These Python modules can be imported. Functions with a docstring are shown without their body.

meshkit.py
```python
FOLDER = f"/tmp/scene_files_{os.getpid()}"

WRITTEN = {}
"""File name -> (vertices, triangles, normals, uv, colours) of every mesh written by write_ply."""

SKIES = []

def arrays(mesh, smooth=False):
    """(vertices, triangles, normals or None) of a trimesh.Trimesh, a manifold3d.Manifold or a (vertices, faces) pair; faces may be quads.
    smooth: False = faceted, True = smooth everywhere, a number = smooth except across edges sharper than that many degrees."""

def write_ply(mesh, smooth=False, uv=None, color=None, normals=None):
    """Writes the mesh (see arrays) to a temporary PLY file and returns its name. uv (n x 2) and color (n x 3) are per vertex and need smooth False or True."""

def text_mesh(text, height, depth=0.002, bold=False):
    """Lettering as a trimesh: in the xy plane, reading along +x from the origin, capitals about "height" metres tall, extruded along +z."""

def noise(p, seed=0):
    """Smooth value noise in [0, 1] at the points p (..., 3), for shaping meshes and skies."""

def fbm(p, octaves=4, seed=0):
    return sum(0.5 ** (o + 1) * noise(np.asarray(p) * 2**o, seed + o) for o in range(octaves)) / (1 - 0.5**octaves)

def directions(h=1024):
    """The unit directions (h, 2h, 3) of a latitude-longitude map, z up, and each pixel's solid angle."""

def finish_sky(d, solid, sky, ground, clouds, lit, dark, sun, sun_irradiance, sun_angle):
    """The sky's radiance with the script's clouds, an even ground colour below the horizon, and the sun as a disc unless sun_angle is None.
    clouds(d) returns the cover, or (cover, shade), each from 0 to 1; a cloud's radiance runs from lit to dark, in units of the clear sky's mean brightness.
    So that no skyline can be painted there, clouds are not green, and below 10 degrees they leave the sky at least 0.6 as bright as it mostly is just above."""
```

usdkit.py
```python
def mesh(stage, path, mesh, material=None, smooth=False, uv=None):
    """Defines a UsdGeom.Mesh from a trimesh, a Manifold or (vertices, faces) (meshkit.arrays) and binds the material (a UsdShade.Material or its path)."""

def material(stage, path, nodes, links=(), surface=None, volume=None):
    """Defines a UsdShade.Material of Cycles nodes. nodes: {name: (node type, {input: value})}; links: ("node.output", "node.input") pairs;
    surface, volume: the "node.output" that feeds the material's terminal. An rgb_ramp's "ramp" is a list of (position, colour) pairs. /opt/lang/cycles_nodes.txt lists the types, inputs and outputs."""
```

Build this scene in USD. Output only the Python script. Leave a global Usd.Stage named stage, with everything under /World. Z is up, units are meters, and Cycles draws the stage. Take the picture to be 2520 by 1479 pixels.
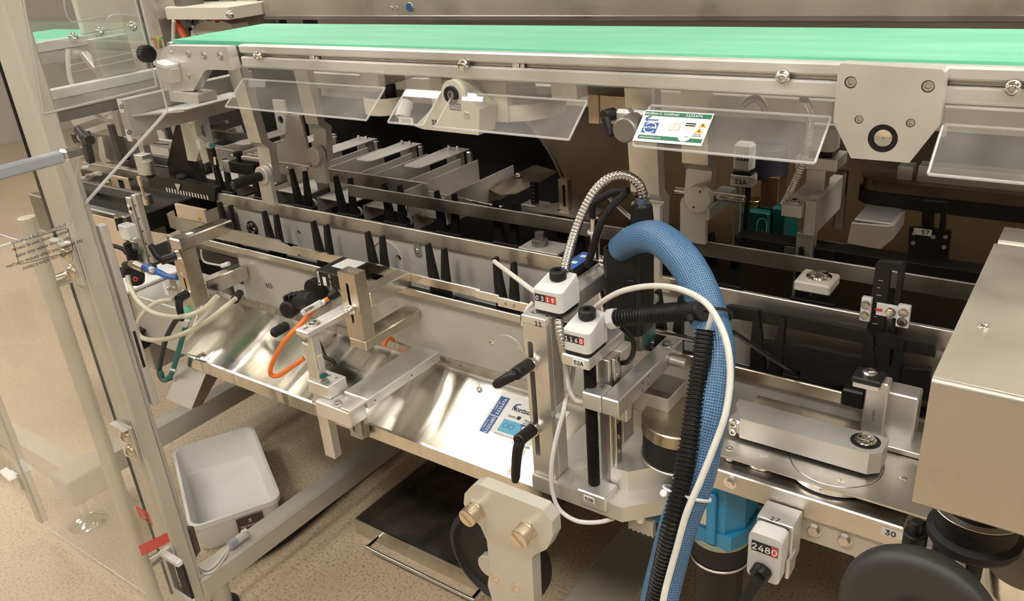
import math, random
import numpy as np, trimesh, usdkit, meshkit
from pxr import Usd, UsdGeom, UsdLux, Gf, Sdf
from shapely.geometry import Polygon, Point, LineString, box as sbox
from shapely.ops import unary_union
stage = Usd.Stage.CreateInMemory()
UsdGeom.SetStageUpAxis(stage, 'Z'); UsdGeom.SetStageMetersPerUnit(stage, 1.0)
UsdGeom.Xform.Define(stage, '/World'); UsdGeom.Scope.Define(stage, '/World/Looks')
random.seed(7); np.random.seed(7)

# ---------------------------------------------------------------- camera (hand-held phone, 1.6 m above the floor)
FP, CX, CY = 2032.6, 1260.0, 739.5
EYE = np.array([0.0, 0.0, 1.6])
YAW, PITCH, ROLL = np.radians([37.2155, 24.8352, -4.6343])
_f = np.array([-math.sin(YAW) * math.cos(PITCH), math.cos(YAW) * math.cos(PITCH), -math.sin(PITCH)])
_r0 = np.array([math.cos(YAW), math.sin(YAW), 0.0]); _u0 = np.cross(_r0, _f)
_r = _r0 * math.cos(ROLL) + _u0 * math.sin(ROLL); _u = -_r0 * math.sin(ROLL) + _u0 * math.cos(ROLL)
cam = UsdGeom.Camera.Define(stage, '/World/camera')
M = np.eye(4); M[0, :3], M[1, :3], M[2, :3], M[3, :3] = _r, _u, -_f, EYE
cam.AddTransformOp().Set(Gf.Matrix4d(*M.ravel().tolist()))
cam.CreateHorizontalApertureAttr(36.0); cam.CreateVerticalApertureAttr(36.0 * 1479 / 2520)
cam.CreateFocalLengthAttr(36.0 * FP / 2520); cam.CreateClippingRangeAttr(Gf.Vec2f(0.05, 100.0))
cam.CreateExposureAttr(0.0)
def at(u, v, X=None, Y=None, Z=None):
    """the point of the real plane X=, Y= or Z= that was measured in the photograph at (u, v)"""
    d = _f + _r * (u - CX) / FP - _u * (v - CY) / FP
    t = (X - EYE[0]) / d[0] if X is not None else (Y - EYE[1]) / d[1] if Y is not None else (Z - EYE[2]) / d[2]
    return EYE + t * d

# ---------------------------------------------------------------- materials
_T = '/World/Looks/'
MAT = {}
def mk(name, nodes, links, surf='p.BSDF', vol=None):
    MAT[name] = usdkit.material(stage, _T + name, nodes, links, surface=surf, volume=vol); return MAT[name]
def plain(name, col, rough=.5, metal=0.0, bump=0.0, bs=300, var=.06, vs=6, **kw):
    """base colour with a little large-scale wear, roughness variation and optional fine bump"""
    c = np.array(col)
    nodes = {'g': ('texture_coordinate', {}), 'n': ('noise_texture', {'scale': vs, 'detail': 4}), 'p': ('principled_bsdf', {'metallic': metal, **kw}),
             'r': ('rgb_ramp', {'ramp': [(.3, tuple(c * (1 - var))), (.7, tuple(np.minimum(c * (1 + var), 1)))]}),
             'q': ('map_range', {'from_min': .3, 'from_max': .7, 'to_min': max(rough - .06, .02), 'to_max': rough + .06})}
    links = [('g.object', 'n.vector'), ('n.fac', 'r.fac'), ('r.color', 'p.base_color'), ('n.fac', 'q.value'), ('q.result', 'p.roughness')]
    if bump:
        nodes['m'] = ('noise_texture', {'scale': bs, 'detail': 3}); nodes['b'] = ('bump', {'strength': bump, 'distance': .001})
        links += [('g.object', 'm.vector'), ('m.fac', 'b.height'), ('b.normal', 'p.normal')]
    mk(name, nodes, links)
def brushed(name, col, rough=.3, axis=(4, 300, 300), bump=.12, var=.08, metal=1.0, rv=.10):
    """metal with a grain: noise stretched along one axis drives roughness and a faint bump"""
    c = np.array(col)
    mk(name, {'g': ('texture_coordinate', {}), 'mp': ('mapping', {'scale': axis}), 'n': ('noise_texture', {'scale': 1.0, 'detail': 3}), 'w': ('noise_texture', {'scale': 7.0, 'detail': 4}),
              'r': ('rgb_ramp', {'ramp': [(.3, tuple(c * (1 - var))), (.7, tuple(np.minimum(c * (1 + var), 1)))]}),
              'q': ('map_range', {'from_min': .3, 'from_max': .7, 'to_min': max(rough - rv, .04), 'to_max': rough + rv}),
              'b': ('bump', {'strength': bump, 'distance': .0006}), 'p': ('principled_bsdf', {'metallic': metal})},
       [('g.object', 'mp.vector'), ('mp.vector', 'n.vector'), ('g.object', 'w.vector'), ('w.fac', 'r.fac'), ('r.color', 'p.base_color'), ('w.fac', 'q.value'), ('q.result', 'p.roughness'),
        ('n.fac', 'b.height'), ('b.normal', 'p.normal')])
brushed('steel', (.64, .61, .56), .38, (5, 260, 260))                 # brushed stainless, grain along the machine
brushed('steel_sheet', (.70, .66, .60), .22, (220, 4, 220), bump=.10)
mk('tray_sheet', {'g': ('texture_coordinate', {}), 'mp': ('mapping', {'scale': (220, 4, 220)}), 'n': ('noise_texture', {'scale': 1.0, 'detail': 3}), 'mq': ('mapping', {'scale': (11, 1.2, 1.2)}), 'w': ('noise_texture', {'scale': 1.0, 'detail': 2}), 'q': ('map_range', {'from_min': .35, 'from_max': .65, 'to_min': .10, 'to_max': .30}),
                 'b': ('bump', {'strength': .10, 'distance': .0006}), 'c': ('bump', {'strength': .55, 'distance': .012}), 'p': ('principled_bsdf', {'metallic': 1.0, 'base_color': (.70, .67, .61)})},
   [('g.object', 'mp.vector'), ('mp.vector', 'n.vector'), ('g.object', 'mq.vector'), ('mq.vector', 'w.vector'), ('w.fac', 'q.value'), ('q.result', 'p.roughness'), ('w.fac', 'c.height'), ('c.normal', 'b.normal'), ('n.fac', 'b.height'), ('b.normal', 'p.normal')])
brushed('steel_dark', (.42, .37, .31), .36, (5, 200, 200))
brushed('steel_z', (.60, .56, .50), .32, (260, 260, 5))
brushed('chrome', (.78, .76, .72), .12, (80, 80, 80), bump=.02)
brushed('alu', (.75, .735, .705), .44, (8, 240, 240), bump=.08, metal=.85)
brushed('alu_y', (.70, .69, .665), .40, (240, 8, 240), bump=.08, metal=.85)
brushed('alu_z', (.67, .65, .60), .40, (240, 240, 8), bump=.08, metal=.85)
brushed('alu_matt', (.60, .57, .51), .50, (60, 60, 60), bump=.05, metal=.6)
brushed('gunmetal', (.27, .255, .235), .42, (6, 160, 160), metal=.9)
brushed('bronze_steel', (.47, .40, .31), .34, (240, 5, 240))
plain('frame_paint', (.55, .52, .45), .42, .35, bump=.05, bs=500)
plain('plate_grey', (.50, .48, .44), .45, .30, bump=.08, bs=420, var=.10)
plain('cream_paint', (.58, .54, .46), .45, .0)
plain('black_plastic', (.012, .0115, .011), .42, bump=.12, bs=600, specular_ior_level=.3)
plain('black_rubber', (.014, .0135, .013), .6, bump=.2, bs=300, specular_ior_level=.3)
plain('black_steel', (.012, .011, .0105), .4, 0, bump=.1, bs=300, specular_ior_level=.3)
plain('void_shade', (.008, .007, .006), .8)  # near-black that stands in for shade inside holes and openings
plain('brown_panel', (.20, .155, .11), .28, .8, bump=.25, bs=500, var=.2, vs=3)
plain('beige_panel', (.60, .46, .32), .5, .0, var=.1)
plain('white_plastic', (.62, .615, .60), .42)
plain('grey_plastic', (.60, .60, .58), .45)
plain('tote_plastic', (.80, .785, .76), .48, var=.02)
brushed('bucket_steel', (.56, .53, .48), .48, (240, 5, 240), bump=.06, metal=.55)
plain('label_white', (.76, .76, .74), .45, var=.01)
plain('red_sticker', (.62, .028, .018), .45)
plain('digit_red', (.62, .05, .04), .4)
plain('print_blue', (.035, .10, .30), .4)
plain('print_cyan', (.10, .42, .62), .4)
plain('print_green', (.03, .16, .09), .4)
plain('print_black', (.02, .02, .022), .5)
plain('print_orange', (.85, .38, .05), .45)
plain('hose_orange', (.58, .10, .035), .45)
plain('orange_cable', (.82, .20, .035), .45)
plain('white_cable', (.60, .585, .53), .4)
plain('grey_cable', (.50, .50, .47), .45)
plain('teal_cable', (.03, .17, .17), .42)
plain('dark_cable', (.035, .045, .05), .45)
plain('blue_plastic', (.03, .12, .42), .4)
plain('motor_blue', (.02, .22, .42), .36, bump=.1, bs=200)
plain('gearbox_green', (.0, .075, .065), .4, bump=.15, bs=120)
brushed('housing_steel', (.52, .48, .415), .40, (3, 120, 120), bump=.05, var=.05, metal=.9)
plain('wheel_grey', (.030, .029, .028), .55, bump=.15, bs=200)
plain('olive_paint', (.27, .32, .25), .45)
plain('beam_olive', (.38, .36, .285), .45)
brushed('brass_pale', (.74, .66, .52), .26, (60, 60, 60), bump=.03)
plain('print_brown', (.09, .065, .05), .5)
plain('strip_blue', (.46, .49, .54), .32, .55)
plain('pan_dark', (.15, .13, .105), .35, .6, bump=.4, bs=60, var=.5, vs=9)
brushed('bronze_light', (.60, .53, .43), .30, (240, 240, 5))
plain('print_blue_dark', (.02, .022, .035), .5)
plain('acrylic_block', (.80, .80, .78), .12, alpha=.6)
plain('brass', (.72, .52, .24), .28, 1.0)
plain('copper', (.62, .34, .20), .35, 1.0)
plain('wall_paint', (.46, .43, .385), .7)
plain('ceiling_paint', (.56, .53, .48), .8)
mk('belt_green', {'g': ('texture_coordinate', {}), 'mp': ('mapping', {'scale': (1.2, 9, 1)}), 'n': ('noise_texture', {'scale': 3.0, 'detail': 5}), 'm': ('noise_texture', {'scale': 900.0}), 'b': ('bump', {'strength': .15, 'distance': .0005}),
                  'r': ('rgb_ramp', {'ramp': [(.3, (.13, .52, .33)), (.55, (.17, .58, .38)), (.75, (.24, .64, .44))]}), 'p': ('principled_bsdf', {'roughness': .38, 'specular_ior_level': .45})},
   [('g.object', 'mp.vector'), ('mp.vector', 'n.vector'), ('g.object', 'm.vector'), ('m.fac', 'b.height'), ('n.fac', 'r.fac'), ('r.color', 'p.base_color'), ('b.normal', 'p.normal')])
mk('floor_vinyl', {'g': ('geometry', {}), 'n': ('noise_texture', {'scale': 120.0, 'detail': 3}), 'l': ('noise_texture', {'scale': 1.3, 'detail': 3}), 'k': ('noise_texture', {'scale': 210.0, 'detail': 2}),
                   'r': ('rgb_ramp', {'ramp': [(.32, (.33, .25, .165)), (.44, (.54, .435, .305)), (.62, (.60, .49, .35))]}), 'd': ('rgb_ramp', {'ramp': [(.30, (.55, .52, .5)), (.38, (1, 1, 1))]}),
                   's': ('rgb_ramp', {'ramp': [(.35, (.86, .84, .82)), (.65, (1, 1, 1))]}), 'x': ('mix', {'mix_type': 'multiply', 'fac': 1.0}), 'y': ('mix', {'mix_type': 'multiply', 'fac': 1.0}), 'p': ('principled_bsdf', {'roughness': .42})},
   [('g.position', 'n.vector'), ('g.position', 'l.vector'), ('g.position', 'k.vector'), ('n.fac', 'r.fac'), ('k.fac', 'd.fac'), ('l.fac', 's.fac'), ('r.color', 'x.color1'), ('d.color', 'x.color2'), ('x.color', 'y.color1'), ('s.color', 'y.color2'), ('y.color', 'p.base_color')])
def acrylic(name, tint, refl=.06, rough=.02, haze=.0):
    """clear sheet: sees straight through, mirrors by fresnel, with a little uneven milky haze"""
    mk(name, {'t': ('transparent_bsdf', {'color': tint}), 's': ('glossy_bsdf', {'color': (1, 1, 1), 'roughness': rough}), 'f': ('fresnel', {'IOR': 1.45}), 'm': ('mix_closure', {}),
              'd': ('diffuse_bsdf', {'color': (.85, .83, .78)}), 'g': ('texture_coordinate', {}), 'n': ('noise_texture', {'scale': 9.0, 'detail': 6}), 'r': ('map_range', {'from_min': .35, 'from_max': .75, 'to_min': haze * .6, 'to_max': haze * 1.6, 'clamp': True}),
              'h': ('mix_closure', {}), 'o': ('geometry', {}), 'iv': ('math', {'math_type': 'subtract', 'value1': 1.7}), 'i2': ('math', {'math_type': 'multiply', 'value2': 1.7}), 'fm': ('math', {'math_type': 'multiply', 'use_clamp': True})},
       [('t.BSDF', 'm.closure1'), ('s.BSDF', 'm.closure2'), ('o.backfacing', 'i2.value1'), ('i2.value', 'iv.value2'), ('f.fac', 'fm.value1'), ('iv.value', 'fm.value2'), ('fm.value', 'm.fac'), ('g.object', 'n.vector'), ('n.fac', 'r.value'), ('r.result', 'h.fac'), ('m.closure', 'h.closure1'), ('d.BSDF', 'h.closure2')], surf='h.closure')
acrylic('acrylic', (.95, .955, .94), haze=.065)
acrylic('acrylic_clear', (.95, .955, .945), haze=.022)
acrylic('acrylic_door', (.97, .965, .945), haze=.05)
plain('acrylic_edge', (.62, .62, .60), .2, var=.02, alpha=.5)
mk('tube_clear', {'t': ('transparent_bsdf', {'color': (.9, .87, .78)}), 's': ('principled_bsdf', {'base_color': (.72, .67, .55), 'roughness': .25}), 'm': ('mix_closure', {'fac': .72})}, [('t.BSDF', 'm.closure1'), ('s.BSDF', 'm.closure2')], surf='m.closure')
mk('lamp_diffuser', {'e': ('emission', {'color': (1.0, .955, .885), 'strength': 31.0})}, [], surf='e.emission')
# woven sleeve: two crossing thread families in the tube's own uv, dark gaps between the threads
mk('blue_weave', {'u': ('uvmap', {}), 'a': ('mapping', {'scale': (1, 1, 1)}), 'c': ('separate_xyz', {}), 's1': ('math', {'math_type': 'sine'}), 's2': ('math', {'math_type': 'sine'}), 'ad': ('math', {'math_type': 'add'}), 'sb': ('math', {'math_type': 'subtract'}),
                  'k': ('math', {'math_type': 'multiply'}), 'n': ('noise_texture', {'scale': 30.0, 'detail': 3}), 'g': ('texture_coordinate', {}), 'r': ('rgb_ramp', {'ramp': [(.0, (.05, .13, .27)), (.55, (.085, .215, .40)), (.70, (.045, .09, .17)), (.80, (.012, .02, .035))]}),
                  'mx': ('math', {'math_type': 'maximum'}), 'h': ('math', {'math_type': 'absolute'}), 'b': ('bump', {'strength': .6, 'distance': .001, 'invert': True}), 'p': ('principled_bsdf', {'roughness': .36}),
                  'm1': ('map_range', {'from_min': -1, 'from_max': 1, 'to_min': 0, 'to_max': 1})},
   [('u.UV', 'a.vector'), ('a.vector', 'c.vector'), ('c.x', 'ad.value1'), ('c.y', 'ad.value2'), ('c.x', 'sb.value1'), ('c.y', 'sb.value2'), ('ad.value', 's1.value1'), ('sb.value', 's2.value1'), ('s1.value', 'k.value1'), ('s2.value', 'k.value2'),
    ('k.value', 'm1.value'), ('m1.result', 'r.fac'), ('r.color', 'p.base_color'), ('m1.result', 'b.height'), ('b.normal', 'p.normal')])

# ---------------------------------------------------------------- mesh helpers
_c = np.array([[x, y, z] for x in (-1, 1) for y in (-1, 1) for z in (-1, 1)], float)
_src = np.array([s * np.array([1 if a == 0 else .5, 1 if a == 1 else .5, 1 if a == 2 else .5]) for s in _c for a in range(3)])
_hull = trimesh.convex.convex_hull(_src)
_ids = [int(np.argmin(np.abs(_src - v).sum(1))) for v in _hull.vertices]
_sg = np.array([_c[i // 3] for i in _ids]); _ax = np.array([i % 3 for i in _ids]); _bf = np.array(_hull.faces)
def bx(x0, x1, y0, y1, z0, z1, b=.0012):
    """box with chamfered edges"""
    lo = np.minimum([x0, y0, z0], [x1, y1, z1]); hi = np.maximum([x0, y0, z0], [x1, y1, z1]); h = (hi - lo) / 2
    b = min(b, h.min() * .45); m = np.where(np.arange(3)[None] == _ax[:, None], h[None], h[None] - b)
    return trimesh.Trimesh((lo + hi) / 2 + _sg * m, _bf, process=False)
def basis(d):
    d = np.asarray(d, float); d = d / np.linalg.norm(d); a = np.cross(d, [0, 0, 1.0] if abs(d[2]) < .9 else [1.0, 0, 0]); a /= np.linalg.norm(a); return a, np.cross(d, a), d
def lathe(o, d, prof, n=28, ph=0.0):
    """profile [(radius, height)] turned about the axis d through o"""
    a, b, d = basis(d); o = np.asarray(o, float); t = np.arange(n) * 2 * np.pi / n + ph
    V, F = [], []
    for r, h in prof:
        V.append(o + d * h + max(r, 1e-6) * (np.cos(t)[:, None] * a + np.sin(t)[:, None] * b))
    for k in range(len(prof) - 1):
        i = np.arange(n); j = (i + 1) % n
        F.append(np.stack([k * n + i, k * n + j, (k + 1) * n + j], 1)); F.append(np.stack([k * n + i, (k + 1) * n + j, (k + 1) * n + i], 1))
    return trimesh.Trimesh(np.vstack(V), np.vstack(F), process=False)
def cyl(p0, p1, r, n=24, r2=None, b=.001):
    p0, p1 = np.asarray(p0, float), np.asarray(p1, float); L = np.linalg.norm(p1 - p0); r2 = r if r2 is None else r2; b = min(b, r * .4, L * .4)
    return lathe(p0, p1 - p0, [(0, 0), (r - b, 0), (r, b), (r2, L - b), (r2 - b, L), (0, L)], n)
def ring(p0, p1, ro, ri, n=28):
    L = np.linalg.norm(np.asarray(p1, float) - p0); return lathe(p0, np.asarray(p1, float) - p0, [(ri, 0), (ro - .0006, 0), (ro, .0006), (ro, L - .0006), (ro - .0006, L), (ri, L), (ri, 0)], n)
def spline(pts, k=8):
    p = np.asarray(pts, float); p = np.vstack([2 * p[0] - p[1], p, 2 * p[-1] - p[-2]]); out = []
    for i in range(1, len(p) - 2):
        for s in np.arange(k) / k:
            a, b, c, d = p[i - 1], p[i], p[i + 1], p[i + 2]
            out.append(.5 * (2 * b + (c - a) * s + (2 * a - 5 * b + 4 * c - d) * s * s + (3 * b - a - 3 * c + d) * s ** 3))
    return np.array(out + [p[-2]])
def sweep(p, rad, n=12, cap=True, uv=None):
    """round section along the points p; rad a number or one per point; uv = (turns, per metre) adds texture coordinates"""
    p = np.asarray(p, float); m = len(p); rad = np.broadcast_to(rad, (m,)); t = np.gradient(p, axis=0); t /= np.linalg.norm(t, axis=1, keepdims=True)
    a = basis(t[0])[0]; V = []; s = np.r_[0, np.cumsum(np.linalg.norm(np.diff(p, axis=0), axis=1))]; q = n + 1 if uv else n
    ang = np.arange(q) * 2 * np.pi / n; UV = []
    for i in range(m):
        a = a - t[i] * a.dot(t[i]); a /= np.linalg.norm(a); b = np.cross(t[i], a)
        V.append(p[i] + rad[i] * (np.cos(ang)[:, None] * a + np.sin(ang)[:, None] * b))
        if uv: UV.append(np.stack([np.arange(q) / n * uv[0], np.full(q, s[i] * uv[1])], 1))
    V = np.vstack(V); F = []
    for i in range(m - 1):
        j = np.arange(n); k = j + 1 if uv else (j + 1) % n
        F.append(np.stack([i * q + j, i * q + k, (i + 1) * q + k], 1)); F.append(np.stack([i * q + j, (i + 1) * q + k, (i + 1) * q + j], 1))
    F = np.vstack(F)
    if cap and not uv:
        V = np.vstack([V, p[0], p[-1]]); j = np.arange(n); k = (j + 1) % n
        F = np.vstack([F, np.stack([np.full(n, m * q), k, j], 1), np.stack([np.full(n, m * q + 1), (m - 1) * q + j, (m - 1) * q + k], 1)])
    T_ = trimesh.Trimesh(V, F, process=False)
    return (T_, np.vstack(UV)) if uv else T_
def tube(pts, r, n=12, k=8): return sweep(spline(pts, k), r, n)
def corr(pts, r, pitch, depth, n=18, k=14, per=6):
    """corrugated hose"""
    p = spline(pts, k); s = np.r_[0, np.cumsum(np.linalg.norm(np.diff(p, axis=0), axis=1))]; m = int(s[-1] / pitch * per); u = np.linspace(0, s[-1], m)
    q = np.stack([np.interp(u, s, p[:, i]) for i in range(3)], 1); w = np.clip(.5 + .9 * np.cos(2 * np.pi * u / pitch), 0, 1)
    return sweep(q, r - depth + depth * w, n)
def ext(poly, plane, a, b):
    """polygon in the plane normal to x (y,z), y (x,z) or z (x,y), extruded along that axis from a to b"""
    poly = poly if hasattr(poly, 'geom_type') else Polygon(poly); a, b = min(a, b), max(a, b); ms = []
    for g in getattr(poly, 'geoms', [poly]):
        m = trimesh.creation.extrude_polygon(g, b - a, engine='earcut'); v = np.array(m.vertices); f = np.array(m.faces)
        if plane == 'z': w = np.stack([v[:, 0], v[:, 1], v[:, 2] + a], 1)
        elif plane == 'x': w = np.stack([v[:, 2] + a, v[:, 0], v[:, 1]], 1)
        else: w = np.stack([v[:, 0], v[:, 2] + a, v[:, 1]], 1); f = f[:, ::-1]
        ms.append(trimesh.Trimesh(w, f, process=False))
    return cat(*ms)
def cat(*ms): return trimesh.util.concatenate([m for m in ms]) if len(ms) > 1 else ms[0]
def rrect(x0, x1, y0, y1, r): return sbox(min(x0, x1) + r, min(y0, y1) + r, max(x0, x1) - r, max(y0, y1) - r).buffer(r, 5)
def slot(x0, y0, x1, y1, r): return LineString([(x0, y0), (x1, y1)]).buffer(r, 5)
def rot(m, axis, deg, o):
    m = m.copy(); m.apply_transform(trimesh.transformations.rotation_matrix(math.radians(deg), axis, o)); return m
def mov(m, d): m = m.copy(); m.apply_translation(d); return m
def frame(m, o, x, y):
    """mesh given in a local xy plane (z out of it) placed at o with its x and y along the given directions"""
    x = np.asarray(x, float); x /= np.linalg.norm(x); y = np.asarray(y, float); y = y - x * x.dot(y); y /= np.linalg.norm(y); z = np.cross(x, y)
    v = np.asarray(o) + m.vertices[:, :1] * x + m.vertices[:, 1:2] * y + m.vertices[:, 2:3] * z
    return trimesh.Trimesh(v, m.faces, process=False)
_tc = {}
def txt(s, h, o, x, y, depth=.0004, bold=False, mid=True):
    k = (s, h, bold)
    if k not in _tc: _tc[k] = meshkit.text_mesh(s, h, depth, bold)
    m = _tc[k].copy()
    if mid: m.apply_translation([-m.bounds[:, 0].mean(), -h / 2, 0])
    return frame(m, o, x, y)
def plate3(o, x, y, poly, th):
    """polygon in the local plane (x, y) at o, thickness th along x cross y"""
    poly = poly if hasattr(poly, 'geom_type') else Polygon(poly)
    return frame(cat(*[trimesh.creation.extrude_polygon(g, th, engine='earcut') for g in getattr(poly, 'geoms', [poly])]), o, x, y)
def screw(o, d, r, h=None, kind='cap'):
    """screw head: cap (cylinder with socket), button (dome), flat (countersunk), hex, washer"""
    h = h or r * .9; q = r * .5
    if kind == 'cap': return cat(lathe(o, d, [(r, -.002), (r, h * .85), (r * .9, h), (q, h)], 18), lathe(o, d, [(q, h), (q, h * .45), (0, h * .4)], 6))
    if kind == 'button': return cat(lathe(o, d, [(r, -.002), (r, h * .25), (r * .86, h * .62), (r * .6, h * .92), (q * .8, h)], 20), lathe(o, d, [(q * .8, h), (q * .8, h * .5), (0, h * .45)], 6))
    if kind == 'flat': return cat(lathe(o, d, [(r, -.001), (r, .0003), (r * .9, .0006), (q * .9, .0006)], 18), lathe(o, d, [(q * .9, .0006), (q * .9, -.0015), (0, -.002)], 6))
    return cat(lathe(o, d, [(r * 1.35, -.001), (r * 1.35, h * .22), (0, h * .22)], 20), lathe(o, d, [(r, h * .2), (r, h * .9), (r * .86, h), (0, h)], 6))

def b2(p, q, w, h, b=.0015):
    """flat bar from p to q, w wide level, h high"""
    p, q = np.asarray(p, float), np.asarray(q, float); d = q - p; L = np.linalg.norm(d); x = d / L; y = np.cross([0, 0, 1.0], x) if abs(x[2]) < .95 else np.array([0, 1.0, 0]); y /= np.linalg.norm(y)
    return frame(bx(0, L, -w / 2, w / 2, -h / 2, h / 2, b), p, x, y)
# ---------------------------------------------------------------- things, parts, copies
THINGS, _used = [], {}
def uniq(d, n):
    k = d.get(n, 0); d[n] = k + 1; return n if k == 0 else f'{n}_{k:03d}'
class T:
    def __init__(s, name, label=None, cat_=None, group=None, kind=None):
        s.name, s.label, s.cat, s.group, s.kind, s.parts, s.names, s.ref, s.off = uniq(_used, name), label, cat_, group, kind, [], {}, None, None
        THINGS.append(s)
    def p(s, part, mesh, mat, label=None, sm=30, under=None, uv=None, kind=None):
        path = (under + '/' if under else '') + uniq(s.names, (under or '') + '/' + part).split('/')[-1]
        s.parts.append((path, mesh, mat, label, sm, uv, kind)); return path
def solo(name, label, cat_, mesh, mat, group=None, kind=None, sm=30, uv=None):
    t = T(name, label, cat_, group, kind); t.parts.append(('', mesh, mat, None, sm, uv, None)); return t
def struct(name, mesh, mat, sm=30): return solo(name, None, None, mesh, mat, None, 'structure', sm)
def dup(src, d, label, group=None):
    base = src.name.rstrip('0123456789').rstrip('_'); t = T(base, label, src.cat, group or src.group); t.ref, t.off = src, np.asarray(d, float); return t
def finish():
    for t in THINGS:
        if t.ref is None:
            lo = np.min([p[1].bounds[0] for p in t.parts], 0); hi = np.max([p[1].bounds[1] for p in t.parts], 0); t.base = np.array([(lo[0] + hi[0]) / 2, (lo[1] + hi[1]) / 2, lo[2]])
    for t in THINGS:
        path = '/World/' + t.name
        if t.ref is not None:
            x = UsdGeom.Xform.Define(stage, path); pr = x.GetPrim(); pr.GetReferences().AddInternalReference('/World/' + t.ref.name)
            x.GetPrim().GetAttribute('xformOp:translate').Set(Gf.Vec3d(*(t.ref.base + t.off).tolist())); pr.SetInstanceable(True)
        else:
            if t.parts[0][0]: x = UsdGeom.Xform.Define(stage, path); x.AddTranslateOp().Set(Gf.Vec3d(*t.base.tolist()))
            for part, m, mat, lab, sm, uv, kd in t.parts:
                v = trimesh.Trimesh(np.asarray(m.vertices) - t.base, m.faces, process=False)
                g = usdkit.mesh(stage, path + ('/' + part if part else ''), v, MAT[mat], smooth=True if uv is not None else sm, uv=uv)
                if not part: g.AddTranslateOp().Set(Gf.Vec3d(*t.base.tolist()))
                if lab: g.GetPrim().SetCustomDataByKey('label', lab)
                if kd: g.GetPrim().SetCustomDataByKey('kind', kd)
            pr = stage.GetPrimAtPath(path)
        for k, v in (('label', t.label), ('category', t.cat), ('group', t.group), ('kind', t.kind)):
            if v: pr.SetCustomDataByKey(k, v)
# ---------------------------------------------------------------- room shell and its lamps, mostly out of view
RX0, RX1, RY0, RY1, RZ = -8.5, 4.0, -3.2, 5.5, 3.05
struct('floor', bx(RX0, RX1, RY0, RY1, -.1, 0), 'floor_vinyl')
struct('ceiling', bx(RX0, RX1, RY0, RY1, RZ, RZ + .1), 'ceiling_paint')  # out of view, there for bounce light and reflections in the metal
struct('wall_left', bx(RX0 - .1, RX0, RY0, RY1, 0, RZ), 'wall_paint')
struct('unseen_wall_right', bx(RX1, RX1 + .1, RY0, RY1, 0, RZ), 'wall_paint')  # out of view, closes the shell so metal has surroundings to reflect
struct('wall_back', bx(RX0, RX1, RY1, RY1 + .1, 0, RZ), 'wall_paint')  # hardly seen, there to bounce light
struct('unseen_wall_front', bx(RX0, RX1, RY0 - .1, RY0, 0, RZ), 'wall_paint')  # unseen wall behind the camera, gives the metal reflections
def lamp(x, y):
    t = T('unseen_ceiling_light', 'square white ceiling light panel out of view above the machine hall', 'ceiling light', 'ceiling light panels'); h = .30
    t.p('lamp_frame', cat(bx(x - h, x + h, y - h, y - h + .02, RZ - .05, RZ), bx(x - h, x + h, y + h - .02, y + h, RZ - .05, RZ), bx(x - h, x - h + .02, y - h + .02, y + h - .02, RZ - .05, RZ), bx(x + h - .02, x + h, y - h + .02, y + h - .02, RZ - .05, RZ)), 'white_plastic')
    t.p('diffuser', bx(x - h + .02, x + h - .02, y - h + .02, y + h - .02, RZ - .035, RZ - .02), 'lamp_diffuser')
    return t
l0 = lamp(-2.465, 1.40)  # out of view, placed from its glare on the guards and the tray
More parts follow.
